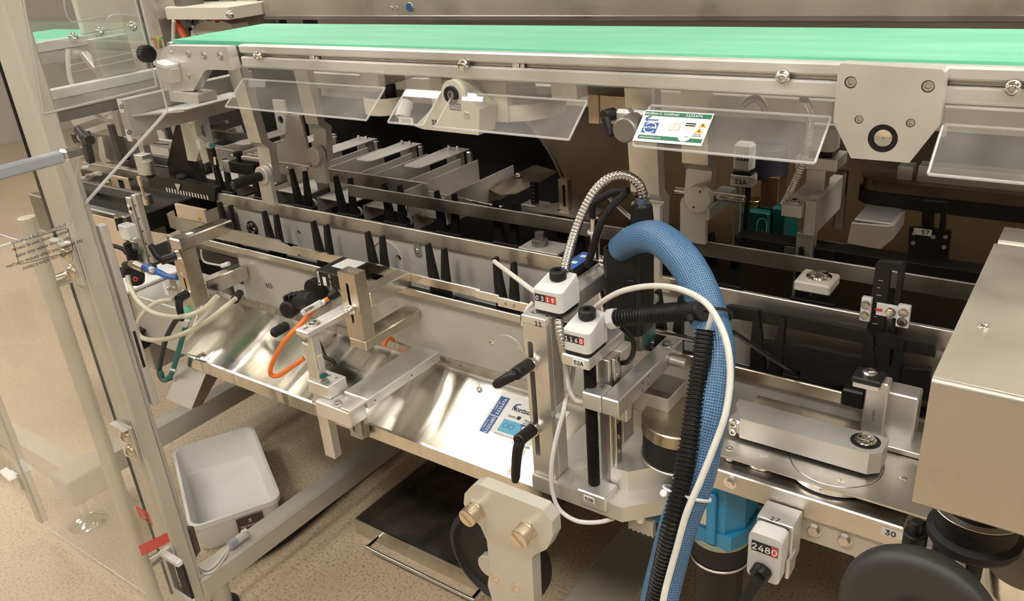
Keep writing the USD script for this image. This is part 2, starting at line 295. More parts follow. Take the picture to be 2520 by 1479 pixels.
for i in (-2, -1, 0, 1, 2):
    for j in (-1, 0, 1):
        if (i or j) and -8.3 < -2.465 + 3 * i < 3.8: dup(l0, (3.0 * i, 2.6 * j if j == 1 else 1.9 * j, 0), l0.label)  # further unseen panels, spaced to light the hall evenly
for i in (-1.5, -.5, .5, 1.5):
    dup(l0, (3.0 * i, -1.9, 0), l0.label)  # unseen front row, placed to light the floor and the machine fronts

# ---------------------------------------------------------------- belt conveyor along the top
ZB = 1.396
t = T('belt_conveyor', 'long green belt conveyor with slotted aluminium side profile crossing the top of the machine', 'conveyor')
XL, XR = -1.575, .7
t.p('belt', ext(unary_union([sbox(-1.845, 1.385, XR, 1.396), Point(-1.845, 1.3815).buffer(.0145, 12)]), 'y', 1.186, 1.462), 'belt_green')
t.p('side_profile', cat(bx(XL, XR, 1.165, 1.186, 1.3752, 1.3925, .003), bx(XL, XR, 1.165, 1.186, 1.344, 1.3678, .003), bx(XL, XR, 1.1845, 1.186, 1.366, 1.377)), 'alu'); t.p('slot_web_shade', bx(XL, XR, 1.176, 1.184, 1.3682, 1.3748, .0004), 'steel_dark')  # slot floor in a darker metal, standing in for the shade in the groove
t.p('side_profile', bx(XL, XR, 1.462, 1.482, 1.344, 1.3925, .003), 'alu')
t.p('belt_bed', bx(-1.8, XR, 1.187, 1.461, 1.350, 1.384), 'gunmetal')
for x in (-1.2, -.75, -.05): t.p('cross_member', bx(x - .025, x + .025, 1.175, 1.47, 1.318, 1.348), 'steel')
for u, v in ((632, 138), (1137, 161), (1924, 190), (2492, 218)):
    c = at(u, v, Y=1.158); t.p('standoff_screw', cat(screw(c + [0, .003, 0], (0, -1, 0), .0098, .009, 'button'), cyl(c + [0, .001, 0], c + [0, .012, 0], .005, 12)), 'chrome')
for u, v in ((775, 143), (1278, 162)):
    c = at(u, v, Y=1.172); t.p('slot_nut', cat(cyl(c + [-.006, 0, 0], c + [-.006, -.0035, 0], .0072, 16), screw(c + [.008, -.001, 0], (0, -1, 0), .004, .003)), 'alu')
# left end bracket of the conveyor
A = lambda s, **k: [tuple(at(*map(float, q.split(',')), **k)[[0, 2]]) for q in s.split(';')]
t = T('conveyor_end_bracket', 'flat aluminium end bracket with screws carrying the left end of the green belt', 'bracket')
po = Polygon(A('398,127;410,113;557,115.2;571.5,173;511,171.5;503,175;475,224;405,224;394,190;391,150', Y=1.14))
t.p('plate', ext(po, 'y', 1.14, 1.1645), 'alu')
for u, v, r in ((462, 133, .0085), (501, 137, .0085), (541, 138.5, .0085), (421, 130, .005), (463, 187, .006), (406, 176, .006)):
    c = at(u, v, Y=1.1395); t.p('screw', cat(screw(c, (0, -1, 0), r * .8, .002), ring(c, c + [0, -.0008, 0], r * 1.15, r * .8, 18)), 'steel')
a, b = at(414, 226, Y=1.125), at(491, 256, Y=1.125)
t.p('foot_block', ext(rrect(a[0], b[0], b[2], a[2], .004), 'y', 1.125, 1.175), 'alu')
a = at(400, 154, Y=1.128)
t.p('clamp_block', rot(bx(a[0], a[0] + .048, 1.112, 1.14, a[2] - .036, a[2] - .003), (0, 1, 0), 10, a), 'alu')
t.p('clamp_lip', rot(bx(a[0] - .004, a[0] + .046, 1.106, 1.14, a[2] - .003, a[2] + .006), (0, 1, 0), 10, a), 'white_plastic')
c = at(421, 199, Y=1.14); t.p('bolt', screw(c, (-.3, -1, 0), .005, .010, 'hex'), 'chrome')
c = at(395, 100, Y=1.19); t.p('tension_knob', cat(cyl(c + [-.03, .01, -.02], c + [-.03, .01, .001], .008, 16), cyl(c + [-.03, .01, .001], c + [-.03, .01, .008], .016, 20)), 'brass')
t.p('roller_cap', cyl((-1.845, 1.174, 1.381), (-1.845, 1.186, 1.381), .012, 20), 'steel')
# pulley plate
t = T('pulley_plate', 'six-sided aluminium plate with round black-ringed bearing bolted on the conveyor side', 'bearing plate')
po = Polygon(A('2063,163;2070,156;2318,171;2326,179;2312,308;2237.5,401;2094,389;2050,299', Y=1.14)); pc = at(2172, 341, Y=1.14)
po = po.difference(Point(pc[0], pc[2]).buffer(.0185, 16)); hol = []
for u, v, r in ((2093, 203, .0078), (2283.5, 213, .0078), (2113.5, 294.5, .0056), (2240.5, 303, .0056)):
    c = at(u, v, Y=1.14); hol.append((c, r)); po = po.difference(Point(c[0], c[2]).buffer(r, 10))
t.p('plate', ext(po, 'y', 1.14, 1.1645), 'alu')
t.p('bearing_ring', ring(pc + [0, .012, 0], pc + [0, .001, 0], .0185, .0125, 40), 'black_plastic')
t.p('bearing_shaft', lathe(pc + [0, .02, 0], (0, -1, 0), [(.0125, 0), (.0125, .016), (.0115, .018), (.011, .018), (.0105, .017), (.002, .0155), (.0018, .012), (0, .012)], 36), 'chrome')
for c, r in hol: t.p('screw', screw(c + [0, .009, 0], (0, -1, 0), r * .9, .0075), 'chrome')
# support arms that carry the guide rails
def arm(name_lab, xs, pts, yw, disk=True, mat='alu_z', grp='rail support arms'):
    """xs: x range; pts: front face (y, z) from the rail upwards; yw: depth"""
    t = T('rail_support_arm', name_lab, 'support arm', grp)
    f = [(y, z) for y, z in pts]; po = Polygon(f + [(y + yw, z) for y, z in f[::-1]])
    zk = (f[0][1] + f[1][1]) / 2 + .012; h = (xs[1] - xs[0]) / 2; xc = sum(xs) / 2; up = [(f[0][0], zk - .02)] + f[1:]
    t.p('upper_arm', ext(Polygon(up + [(y + yw, z + .004) for y, z in up[::-1]]), 'x', *xs), mat)
    # lower arm: a flat bar with a round head around the clamp disk
    bar = unary_union([sbox(xs[0], f[0][1] + .015, xs[1], zk), Point(xc, zk).buffer(h * 1.02, 12) if disk else sbox(xs[0], zk, xs[1], f[1][1] - .004)]); t.p('lower_arm', ext(bar, 'y', f[0][0] - .012, f[0][0] - .0005), 'alu_matt')
    return t, xc, zk, f[0][0] - .012
YR1, YR2 = 1.235, 1.425
t, xc, zk, yk = arm('left support arm with black round handle holding the front guide rail', (-1.683, -1.637), [(1.236, .985), (1.240, 1.139), (1.222, 1.156), (1.203, 1.346)], .022)
t.p('clamp_disk', cyl((xc, yk - .006, zk), (xc, yk, zk), .023, 32), 'alu_matt'); t.p('handle', cat(cyl((xc, yk - .006, zk), (xc - .01, yk - .085, zk - .004), .0118, 20, b=.003)), 'black_plastic')
t, xc, zk, yk = arm('left support arm with plain clamp disk holding the rear guide rail', (-1.695, -1.647), [(1.421, .985), (1.434, 1.139), (1.414, 1.156), (1.40, 1.346)], .022)
t.p('clamp_disk', cyl((xc, yk - .012, zk), (xc, yk, zk), .024, 32), 'alu_matt')
t, xc, zk, yk = arm('right support arm behind the blue hose holding the front guide rail', (-.652, -.598), [(1.236, .985), (1.240, 1.139), (1.222, 1.156), (1.203, 1.346)], .022, disk=False)
t, xc, zk, yk = arm('right support arm with large clamp disk holding the rear guide rail', (-.645, -.593), [(1.421, .985), (1.434, 1.139), (1.414, 1.156), (1.40, 1.346)], .022)
dc = at(1719, 488, Y=1.40); t.p('clamp_disk', cyl((dc[0], 1.392, dc[2]), (dc[0], 1.41, dc[2]), .026, 36), 'alu_matt')
for dz in (-.016, .016): t.p('spanner_hole', cyl((dc[0] + dz * .4, 1.3915, dc[2] + dz), (dc[0] + dz * .4, 1.394, dc[2] + dz), .0025, 12), 'void_shade')
t.p('clamp_rod', cyl((dc[0] - .075, 1.46, dc[2] - .012), (dc[0] + .068, 1.46, dc[2] - .012), .008, 18), 'chrome')
t.p('clamp_rod', cyl((dc[0] - .05, 1.478, dc[2] - .11), (dc[0] - .05, 1.478, dc[2] + .06), .009, 18), 'chrome')
# ---------------------------------------------------------------- guide rails
def rail(label, x0, x1, y, z0, z1, th=.006, mat='steel', extra=None):
    t = T('guide_rail', label, 'guide rail', None); t.p('rail_bar', bx(x0, x1, y, y + th, z0, z1, .0015), mat)
    if extra: extra(t)
    return t
def hangers(t):
    for u in (575, 1019):
        c = at(u, 560, Y=1.2415); t.p('hanger', ext(rrect(c[0] - .008, c[0] + .008, .935, .985, .002), 'y', 1.2412, 1.2445), 'steel'); t.p('screw', screw((c[0], 1.2412, .947), (0, -1, 0), .0055, .002, 'button'), 'chrome')
rail('front polished guide rail above the front row of black lugs', at(527, 474, Y=1.235)[0], .55, 1.235, .970, 1.0, extra=hangers)
rail('rear polished guide rail above the rear row of black lugs', -1.59 - .0, .55, 1.425, .968, 1.0)
t = T('bucket_rail', 'steel support rail ending in a thin rod at the ends of the product buckets', 'rail')
t.p('rail_bar', bx(-2.15, -1.394, 1.516, 1.522, .962, 1.0), 'steel'); t.p('rail_end', bx(-1.394, -1.388, 1.512, 1.53, .955, 1.0), 'steel')
t.p('rod', cyl((-1.39, 1.516, .978), (-1.13, 1.480, .982), .0042, 12), 'chrome')
for u in (708, 755): c = at(u, 415, Y=1.516); t.p('screw', screw(c, (0, -1, 0), .006, .003, 'button'), 'chrome')
t = T('lower_guide_rail', 'flat steel lower guide rail with rounded left end and square tube bracket', 'guide rail')
zt = .942; a0 = at(418, 533, Y=1.16)[0]
t.p('rail_bar', ext([(a0, .908), (a0 + .02, .905), (-1.50, .912), (-1.50, .925), (-1.56, .938), (-1.56, zt), (a0, zt)], 'y', 1.158, 1.164), 'steel')
arc = [(a0 - .035 * math.sin(k), 1.164 + .035 * (1 - math.cos(k)) + 0) for k in np.linspace(0, 1.5, 10)]
t.p('bent_end', cat(*[ext([(arc[i][0], arc[i][1]), (arc[i + 1][0], arc[i + 1][1]), (arc[i + 1][0] + .002, arc[i + 1][1] - .006), (arc[i][0], arc[i][1] - .006)], 'z', .907, zt) for i in range(9)]), 'steel')
t = T('lower_guide_rail', 'stepped steel lower guide rail with polished cross arm at its middle', 'guide rail')
t.p('rail_bar', ext([(-1.51, .938), (-1.21, .940), (-1.145, .9385), (-1.145, .918), (-1.48, .918), (-1.51, .928)], 'y', 1.153, 1.159), 'steel_sheet')
t.p('rail_bar', bx(-1.150, -.952, 1.151, 1.157, .919, .9385), 'steel_sheet'); t.p('rail_bar', bx(-.962, -.905, 1.148, 1.153, .919, .937), 'steel_sheet'); t.p('rail_bar', bx(-.905, -.832, 1.144, 1.15, .915, .935), 'steel_sheet')
for x in (-.888, -.868): t.p('screw', screw((x, 1.144, .925), (0, -1, 0), .004, .003, 'hex'), 'steel')
rail('lower inner guide rail just above the chain slot', -1.93, at(1280, 771, Y=1.15)[0], 1.15, .886, .902, .005)
# ---------------------------------------------------------------- chain bed: plates, slots, lugs
t = T('front_side_plate', 'light grey front side plate with handwritten mark and round screwed cover', 'side plate')
YP = 1.17
t.p('plate', bx(at(600, 700, Y=YP)[0], .5, YP, YP + .010, .700, .877), 'plate_grey')
c = at(1254, 870, Y=YP); t.p('round_cover', cyl(c + [0, .002, 0], c + [0, -.003, 0], .043, 40), 'plate_grey')
for u, v in ((1209, 842), (1281, 858), (1248, 916)): t.p('screw', screw(at(u, v, Y=YP - .003), (0, -1, 0), .0065, .002, 'flat'), 'chrome')
for u, v in ((602, 732), (631, 741)): t.p('screw', screw(at(u, v, Y=YP), (0, -1, 0), .004, .002, 'flat'), 'steel')
c = at(662, 703, Y=YP - .0002); t.p('handwriting', txt('M3', .013, c, (1, 0, .06), (0, 0, 1), .0004), 'print_black')
t = T('rear_chain_plate', 'grey machine plate with round holes standing behind the front lugs', 'side plate')
po = sbox(-1.83, .82, .5, .966)
for u, v, r in ((735, 574, .007), (1308 * 0 + 980, 636, .008), (530, 490, .004)): c = at(u, v, Y=1.246); po = po.difference(Point(c[0], c[2]).buffer(r, 10))
c = at(700, 600, Y=1.246); po = po.difference(rrect(c[0], c[0] + .05, c[2] - .012, c[2] + .004, .003))
t.p('plate', ext(po, 'y', 1.2465, 1.256), 'plate_grey')
c = at(622, 562, Y=1.246); t.p('vent_disk', cyl(c + [0, .002, 0], c + [0, -.004, 0], .021, 28), 'black_plastic')
for k in range(5): q = c + [.012 * math.cos(k * 1.2566), -.004, .012 * math.sin(k * 1.2566)]; t.p('vent_ring', ring(q, q + [0, -.003, 0], .0055, .0032, 14), 'steel')
c = at(955, 640, Y=1.246); t.p('round_cover', ring(c, c + [0, -.002, 0], .05, .046, 36), 'plate_grey')
t.p('shade_sheet', bx(-1.83, .5, 1.27, 1.274, .82, .966), 'void_shade')  # black sheet stands in for the dark seen through the plate holes
a, b = at(431, 500, Y=1.24), at(520, 580, Y=1.24)
t.p('copper_cover', bx(a[0], b[0], 1.236, 1.2455, b[2] - .01, a[2]), 'beige_panel', 'beige square cover plate'); t.p('cover_screw', screw(at(490, 537, Y=1.236), (0, -1, 0), .006, .003), 'brass')
def bed(label, y0, y1, z, x0=-2.1):
    t = T('chain_track', label, 'chain track')
    t.p('dark_base_block', bx(x0, .5, y0, y1, z - .05, z - .02), 'black_steel')  # dark block put in where everything below the chain is dark
    for y in (y0 + .006, y1 - .006): t.p('track_side', bx(x0, .5, y - .002, y + .002, z - .03, z - .002), 'gunmetal')
    t.p('wear_strip', bx(x0, .5, y0 - .001, y0 + .003, z - .006, z + .001), 'steel_dark')
    n = 0; x = x0 + .02
    while x < .45: t.p('chain_link', bx(x, x + .03, (y0 + y1) / 2 - .009, (y0 + y1) / 2 + .009, z - .022, z - .008), 'black_steel'); x += .038; n += 1
    return t
bed('black front chain track with dark links in the narrow slot behind the side plate', 1.183, 1.240, .866)
bed('black rear chain track with dark links between the two polished rails', 1.375, 1.47, .895)
LG = []
def lug(label, x, y, zb, zt, left, grp):
    t = T('carton_lug', label, 'lug', grp); h = zt - zb; w0, w1 = .0075, .0265
    s = [(0, 0), (w1, 0), (w0 + .001, h), (0.001, h), (-.001, h * .5)] if left else [(0, 0), (-w1 * .9, 0), (-w0, h), (0, h)]
    t.p('blade', ext(Polygon([(x + a, zb + b) for a, b in s]).buffer(-.0015).buffer(.0015, 3), 'y', y - .006, y + .006), 'black_plastic')
    xm = x + (w1 / 2 if left else -w1 / 2); t.p('foot', cat(bx(xm - .022, xm + .022, y - .009, y + .009, zb - .014, zb + .004, .003), cyl((xm, y - .011, zb - .006), (xm, y + .011, zb - .006), .004, 10)), 'black_steel')
    return t
FY, RY_ = 1.205, 1.405
OR = ['first', 'second', 'third', 'fourth', 'fifth', 'sixth', 'seventh', 'eighth', 'ninth']
for nm, leanword, left, y, zb, zt_, x0, ks in (('front', 'right-leaning', True, FY, .872, .988, at(900, 567, Y=FY)[0], [-3, -2, -1, 0, 1, 2]), ('front', 'straight-edged', False, FY, .872, .985, at(943, 580, Y=FY)[0], [-3, -2, -1, 0, 1, 2]),
                                  ('rear', 'right-leaning', True, 1.46, .90, 1.006, at(715, 421, Y=1.46)[0], [-2, -1, 0, 1, 2, 3, 4]), ('rear', 'straight-edged', False, 1.46, .90, 1.006, at(753, 426, Y=1.46)[0], [-2, -1, 0, 1, 2, 3, 4])):
    src = None
    for i, k in enumerate(ks + [5, 6, 7, 8]):
        kk = k + (0 if nm == 'rear' or k < 5 else -1)
        lab = f'{OR[i]} {leanword} black tapered lug from the left in the {nm} chain' if i < len(ks) else f'{OR[i - len(ks)]} {leanword} {nm} chain lug to the right of the blue hose'
        if src is None: src = lug(lab, x0 + kk * .178, y, zb, zt_, left, f'{leanword} {nm} lugs'); k0 = kk
        else: dup(src, ((kk - k0) * .178, 0, 0), lab)
# ---------------------------------------------------------------- product buckets
def bucket(x, label, flap=True, y0=1.524):
    t = T('product_bucket', label, 'product bucket', 'product buckets'); y1, zt = 1.752, .998
    t.p('side_wall', bx(x - .594, x - .590, y0, y1, .925, zt), 'bucket_steel'); t.p('side_wall', bx(x - .466, x - .462, y0, y1 - .01, .925, zt), 'bucket_steel')
    t.p('floor_pan', bx(x - .59, x - .466, 1.48, y1, .921, .925), 'bucket_steel')
    t.p('hook', cat(bx(x - .60, x - .597, 1.475, 1.55, .88, .925), ring(np.array((x - .62, 1.475, .905)), np.array((x - .62, 1.482, .905)), .013, .010, 16)), 'bucket_steel')
    if not flap: return t
    fl = Polygon([(x - .545, 1.60), (x - .535, 1.588), (x - .495, 1.588), (x - .482, 1.60), (x - .474, 1.80), (x - .552, 1.80)]).buffer(-.002).buffer(.002)
    t.p('flap', ext(fl, 'z', 1.008, 1.0105), 'bucket_steel')
    for dx in (-.53, -.497): t.p('flap_screw', cyl((x + dx, 1.775, 1.0105), (x + dx, 1.775, 1.023), .0048, 12), 'chrome')
    t.p('flap_post', bx(x - .535, x - .497, 1.765, 1.80, .93, 1.0075), 'bucket_steel')
    t.p('stop_bar', bx(x - .462, x - .447, 1.765, 1.779, .945, 1.012, .003), 'steel_z'); t.p('stop_foot', bx(x - .47, x - .44, 1.72, 1.779, .933, .945), 'steel')
    return t
b0 = bucket(-1.0, 'steel product bucket with top flap, nearest the round opening of the row with flaps')
for k, s in ((-1, 'steel product bucket with top flap, second from the round opening'), (-2, 'steel product bucket with top flap, third from the round opening'), (-3, 'steel product bucket with top flap, fourth from the round opening, beside the rear support arm'), (-4, 'steel product bucket farthest from the round opening, behind the left support arm')): dup(b0, (k * .1815, 0, 0), s)
bucket(-.8185, 'open steel product bucket without a flap beside the tilted bronze flap', False, 1.45)
t = T('flared_plate', 'upright flared steel plate between the two left support arms', 'plate'); po = Polygon([tuple(at(u, v, Y=1.50)[[0, 2]]) for u, v in [(704, 283), (736, 284), (752, 345), (763, 408), (640, 392), (668, 366), (690, 352), (702, 340)]]); t.p('plate', ext(po, 'y', 1.50, 1.506), 'bucket_steel')
t.p('right_edge', b2(at(740, 284, Y=1.51), at(766, 410, Y=1.51), .010, .010), 'steel_dark')
t = T('eye_plate', 'small grey plate with a round hole behind the flared steel plate', 'plate'); a = at(690, 295, Y=1.62); t.p('plate', ext(sbox(a[0] - .022, a[2] - .035, a[0] + .03, a[2] + .06).difference(Point(a[0], a[2]).buffer(.012)), 'y', 1.62, 1.628), 'plate_grey'); t.p('hole_shade', bx(a[0] - .014, a[0] + .014, 1.6285, 1.63, a[2] - .014, a[2] + .014), 'void_shade')  # dark patch behind the hole paints its shade
t = T('tilted_flap', 'tilted bronze steel flap with two round screws beside the black opening', 'flap')
p0, p1, p2 = at(1200, 470, Y=1.64), at(1275, 428, Y=1.72), at(1305, 480, Y=1.60); p3 = at(1240, 505, Y=1.52)
po = [(0, 0), (.16, -.01), (.17, .085), (.03, .10), (.0, .07)]
o = at(1198, 463, Y=1.63); t.p('plate', plate3(o, p1 - o, at(1245, 508, Y=1.55) - o, Polygon(po).buffer(-.01).buffer(.01), .002), 'bronze_steel')
for u, v in ((1275, 430), (1293, 447)): c = at(u, v, Y=1.70); t.p('screw', screw(c, (.2, -.6, .8), .007, .006, 'button'), 'chrome')
# ---------------------------------------------------------------- collecting tray
t = T('drip_tray', 'long polished sheet-steel drip tray with bright lamp glare under the side plate', 'tray')
x0, x1 = -1.80, -.692; zh, zl, yl = .724, .654, .992
sec = [(1.168, .744), (1.166, .744), (1.160, zh + .004), (1.150, zh), (yl, zl), (yl - .004, zl + .003), (yl - .008, zl), (yl - .008, zl - .032), (yl - .004, zl - .034), (yl - .0065, zl - .030), (yl - .0065, zl - .002), (1.150, zh - .002), (1.1615, zh + .001)]
t.p('sheet', ext(sec, 'x', x0, x1), 'tray_sheet')
t.p('end_wall', ext([(1.165, zh), (yl, zl), (yl, zl + .03), (1.10, .80), (1.165, .80)], 'x', x0 - .002, x0), 'steel')
for u, v in ((655, 800), (797, 818), (1138, 921)): c = at(u, v, Y=1.166); t.p('screw', screw((c[0], 1.166, .735), (0, -1, 0), .0055, .003), 'chrome')
for u, v in ((1179, 957),): c = at(u, v, Y=1.13); t.p('screw', screw(c, (0, -.38, .92), .0055, .002, 'button'), 'chrome')
for u in (710, 820, 1235): c = at(u, 1000, Y=1.02); t.p('stud', cyl((c[0], 1.02, .60), (c[0], 1.02, .66), .004, 10), 'gunmetal')
t.p('dark_mark', bx(-1.34, -1.338, .9838, .9842, .63, .64), 'gunmetal')
TR = at(508, 915, Y=.987); TL = at(445, 893, Y=.987); BR = at(471, 1006, X=TR[0]); d = BR - TR; L = np.linalg.norm(d); t.p('chute', plate3(TL, (1, 0, 0), d, [(0, 0), (TR[0] - TL[0], 0), (TR[0] - TL[0], L), (0, L)], .002), 'bucket_steel'); t.p('chute_side', ext([(TR[1], TR[2]), (BR[1], BR[2]), (BR[1] + .03, BR[2] - .004), (TR[1] + .06, TR[2])], 'x', TR[0] + .0002, TR[0] + .002), 'bronze_steel')
# ---------------------------------------------------------------- machine interior behind
t = T('interior_shade', 'black panels standing in for the dark depth of the machine behind the product buckets', 'machine interior')
t.p('back_panel', bx(-2.9, 1.0, 2.50, 2.52, .0, 1.36), 'void_shade'); t.p('floor_panel', bx(-2.9, .6, 1.26, 2.5, .55, .56), 'void_shade'); t.p('left_panel', bx(-2.32, -2.31, 1.98, 2.5, .56, 1.3), 'void_shade')  # near-black panels stand in for the unlit depth behind the buckets
t = T('opening_panel', 'brown stainless panel with a large circular cut-out', 'panel')
pan = sbox(-2.05, .57, .9, 1.33).difference(Point(-1.678, .733).buffer(.411, 48)).difference(sbox(-2.2, .5, -1.68, 1.4))
t.p('panel', ext(pan, 'y', 2.0, 2.006), 'brown_panel')
t.p('panel_lip', ext(pan.intersection(Point(-1.678, .733).buffer(.417, 48)), 'y', 1.994, 2.0), 'gunmetal')
# ---------------------------------------------------------------- acrylic guards hanging from the conveyor
def hit(u, v, o, n):
    d = at(u, v, Z=0.0) - EYE; return EYE + d * (np.asarray(n).dot(np.asarray(o) - EYE) / np.asarray(n).dot(d))
FO, FD = np.array([0, 1.155, 1.3225]), np.array([0, -.060, -.0475]); FN = np.cross([1, 0, 0], FD); FN /= np.linalg.norm(FN)
if FN[2] < 0: FN = -FN
def guard(label, x0, x1, top=1.352, b0=None, b1=None, flap=1.0):
    t = T('acrylic_guard', label, 'guard'); th = .004
    t.p('upright_sheet', bx(x0, x1, 1.157, 1.157 + th, 1.322, top, .0005), 'acrylic')
    t.p('flared_sheet', plate3((x0, 1.157, 1.3225), (1, 0, 0), FD, [(0, 0), (x1 - x0, 0), (b1 if b1 is not None else x1 - x0, .0765 * flap), (b0 or 0, .0765 * flap)], th), 'acrylic')
    t.p('fold_edge', cyl((x0, 1.158, 1.3215), (x1, 1.158, 1.3215), .0021, 8), 'acrylic_edge')
    e = FO + FD * flap; t.p('lower_edge', cyl((x0 + (b0 or 0), e[1] + .002, e[2] - .0015), (x0 + (b1 if b1 is not None else x1 - x0), e[1] + .002, e[2] - .0015), .0021, 8), 'acrylic_edge')
    for x in (x0, x1): t.p('side_edge', cyl((x, 1.156, 1.321), (x, e[1] + .002, e[2] - .001), .0018, 8), 'acrylic_edge')
    return t
guard('clear acrylic guard at the left under the conveyor, with two small holes', -1.568, -1.142)
guard('small clear acrylic guard with lamp glare left of the round bearing head', -1.087, -1.001)
guard('clear acrylic guard with lamp glare right of the round bearing head', -.972, -.694)
g = guard('dusty clear acrylic guard that carries the white printed label', -.581, -.31)
guard('dusty clear acrylic guard at the right edge beyond the pulley plate', -.172, .30)
def lay(o, x, y, n):
    """prints flat shapes on a plane: returns functions for a filled polygon and a text line, in millimetres from the lower left corner"""
    x = np.asarray(x, float) / np.linalg.norm(x); y = np.asarray(y, float); y = y - x * x.dot(y); y /= np.linalg.norm(y); n = np.asarray(n)
    def P(pts, lift=.0004, th=.0003): return plate3(np.asarray(o) + n * lift, x, y, Polygon([(a / 1000, b / 1000) for a, b in pts]) if not hasattr(pts, 'geom_type') else pts, th)
    def R(a0, b0, a1, b1, lift=.0004): return P([(a0, b0), (a1, b0), (a1, b1), (a0, b1)], lift)
    def S(s, a, b, h, lift=.0008, bold=False, r=0):
        q = (x * math.cos(r) + y * math.sin(r), -x * math.sin(r) + y * math.cos(r)); return txt(s, h / 1000, np.asarray(o) + x * a / 1000 + y * b / 1000 + n * lift, q[0], q[1], .0003, bold)
    return P, R, S
def swoosh(P, a, b, w):
    k = np.linspace(1.9, 4.0, 14); return P(Polygon([((a + w * math.cos(q)) / 1000, (b + w * .55 * math.sin(q)) / 1000) for q in k] + [((a + w * .82 * math.cos(q) + w * .1) / 1000, (b + w * .5 * math.sin(q) * .8) / 1000) for q in k[::-1]]), .0008)
LO = FO + FN * .0012
c0, c1, c3, c2 = hit(1556, 346, LO, FN), hit(1726, 360, LO, FN), hit(1601, 271, LO, FN), hit(1765, 282, LO, FN)
t = T('printed_label', 'white printed label with green bands stuck on the dusty acrylic guard', 'label')
w, h = np.linalg.norm(c1 - c0) * 1000, (np.linalg.norm(c3 - c0) + np.linalg.norm(c2 - c1)) * 500
P, R, S = lay(c0, c1 - c0, c3 - c0, FN); s = w / 100.0; q = h / 62.0
t.p('sheet', R(0, 0, w, h, .0001), 'label_white')
t.p('green_band', R(1.5 * s, 51 * q, w - 1.5 * s, 59.5 * q), 'print_green'); t.p('green_band', R(6 * s, 5 * q, 98 * s, 12.5 * q), 'print_green')
t.p('lettering', S('MiniBlue II  SureBead', 27 * s, 55.4 * q, 4.2 * q), 'label_white'); t.p('lettering', S('1121474', 74 * s, 55.4 * q, 4.6 * q, bold=True), 'label_white'); t.p('lettering', S('www.nordson.com', 24 * s, 8.6 * q, 3.0 * q), 'label_white')
t.p('logo_text', S('Nordson', 17 * s, 43 * q, 3.6 * q, bold=True), 'print_blue'); t.p('logo_arc', swoosh(P, 16 * s, 44 * q, 10 * s), 'print_blue')
t.p('blue_square', R(7.5 * s, 17 * q, 28.5 * s, 37.5 * q), 'print_blue')
t.p('logo_arrows', cat(*[P(LineString([((18 + dx * 8 * math.cos(k)) * s / 1000, (27 + dx * (1.5 + 8 * math.sin(k))) * q / 1000) for k in np.linspace(.1, 2.6, 12)]).buffer(.0009), .0008) for dx in (1, -1)], S('SATURN', 18 * s, 27 * q, 4.0 * q, .0012, True)), 'label_white')
t.p('drawing', cat(R(45 * s, 25 * q, 61 * s, 36 * q), R(49 * s, 36 * q, 60 * s, 40 * q)), 'cream_paint'); t.p('drawing', cat(R(47 * s, 27 * q, 51 * s, 34 * q, .0008), R(54 * s, 27 * q, 59 * s, 34 * q, .0008)), 'label_white')
t.p('drawing', cat(P([(67 * s, 42 * q), (82 * s, 42 * q), (82 * s, 31 * q), (76 * s, 27 * q), (67 * s, 30 * q)])), 'grey_plastic'); t.p('drawing', cat(R(67 * s, 39 * q, 81 * s, 41 * q, .0008), R(67 * s, 35 * q, 81 * s, 37 * q, .0008)), 'print_black')
for a, b in ((91, 39), (89, 28)): t.p('warning_triangle', P([((a - 6) * s, (b - 4.5) * q), ((a + 6) * s, (b - 4.5) * q), (a * s, (b + 5) * q)]), 'print_orange'); t.p('warning_sign', R((a - .8) * s, (b - 3) * q, (a + .8) * s, (b + 1.5) * q, .0008), 'print_black')
t.p('lettering', cat(S('0.31 mm', 88 * s, 20.5 * q, 2.2 * q), S('(0.012 in)', 88 * s, 17 * q, 2.2 * q)), 'print_black')
oc = [((72 + 9 * math.cos(k)) * s, (13 + 8 * math.sin(k)) * q) for k in np.arange(8) * math.pi / 4 + .39]; t.p('octagon', P(oc, .0006), 'grey_plastic'); t.p('octagon', P([(72 * s + (a - 72 * s) * .92, 13 * q + (b - 13 * q) * .92) for a, b in oc], .0009), 'label_white')
t.p('needle', R(72 * s, 14 * q, 78 * s, 14.6 * q, .0012), 'print_black')
# label lying on the tray
TN = np.array([0, -.405, .914]); TO = np.array([0, .992, .6545])
t = T('instruction_card', 'white instruction card with blue number bands on the shiny tray beside the column', 'label')
P, R, S = lay(hit(1172, 1062, TO, TN), (1, 0, 0), (0, .914, .405), TN)
o = hit(1172, 1062, TO, TN); l = np.linalg.norm(hit(1245, 975, TO, TN) - o) * 1000; s = l / 100
t.p('sheet', R(0, 0, 168 * s, 108 * s, .0003), 'label_white')
t.p('number_band', R(5 * s, 3 * s, 28 * s, 46 * s, .0005), 'print_blue'); t.p('number_band', R(5 * s, 48 * s, 28 * s, 96 * s, .0005), 'print_blue')
for b, n in ((24, '1121480'), (72, '1121474')): t.p('lettering', S(n, 20 * s, b * s, 6.6 * s, .001, True, math.pi / 2), 'label_white'); t.p('lettering', S('Order No.', 10 * s, b * s, 3.6 * s, .001, False, math.pi / 2), 'label_white')
t.p('logo_text', S('Nordson', 72 * s, 77 * s, 9.5 * s, .001, True), 'print_black'); t.p('logo_arc', swoosh(P, 64 * s, 82 * s, 18 * s), 'print_blue'); t.p('lettering', S('MiniBlue', 118 * s, 78 * s, 10 * s), 'grey_plastic')
t.p('lettering', cat(S('Saves           The EasyCoat way', 96 * s, 58 * s, 5 * s), S('of genuine nozzles', 118 * s, 52 * s, 5 * s), S('US Patent 5,336,481', 70 * s, 10 * s, 4.4 * s), S('www.nordson.com', 104 * s, 3.5 * s, 4.4 * s)), 'print_black')
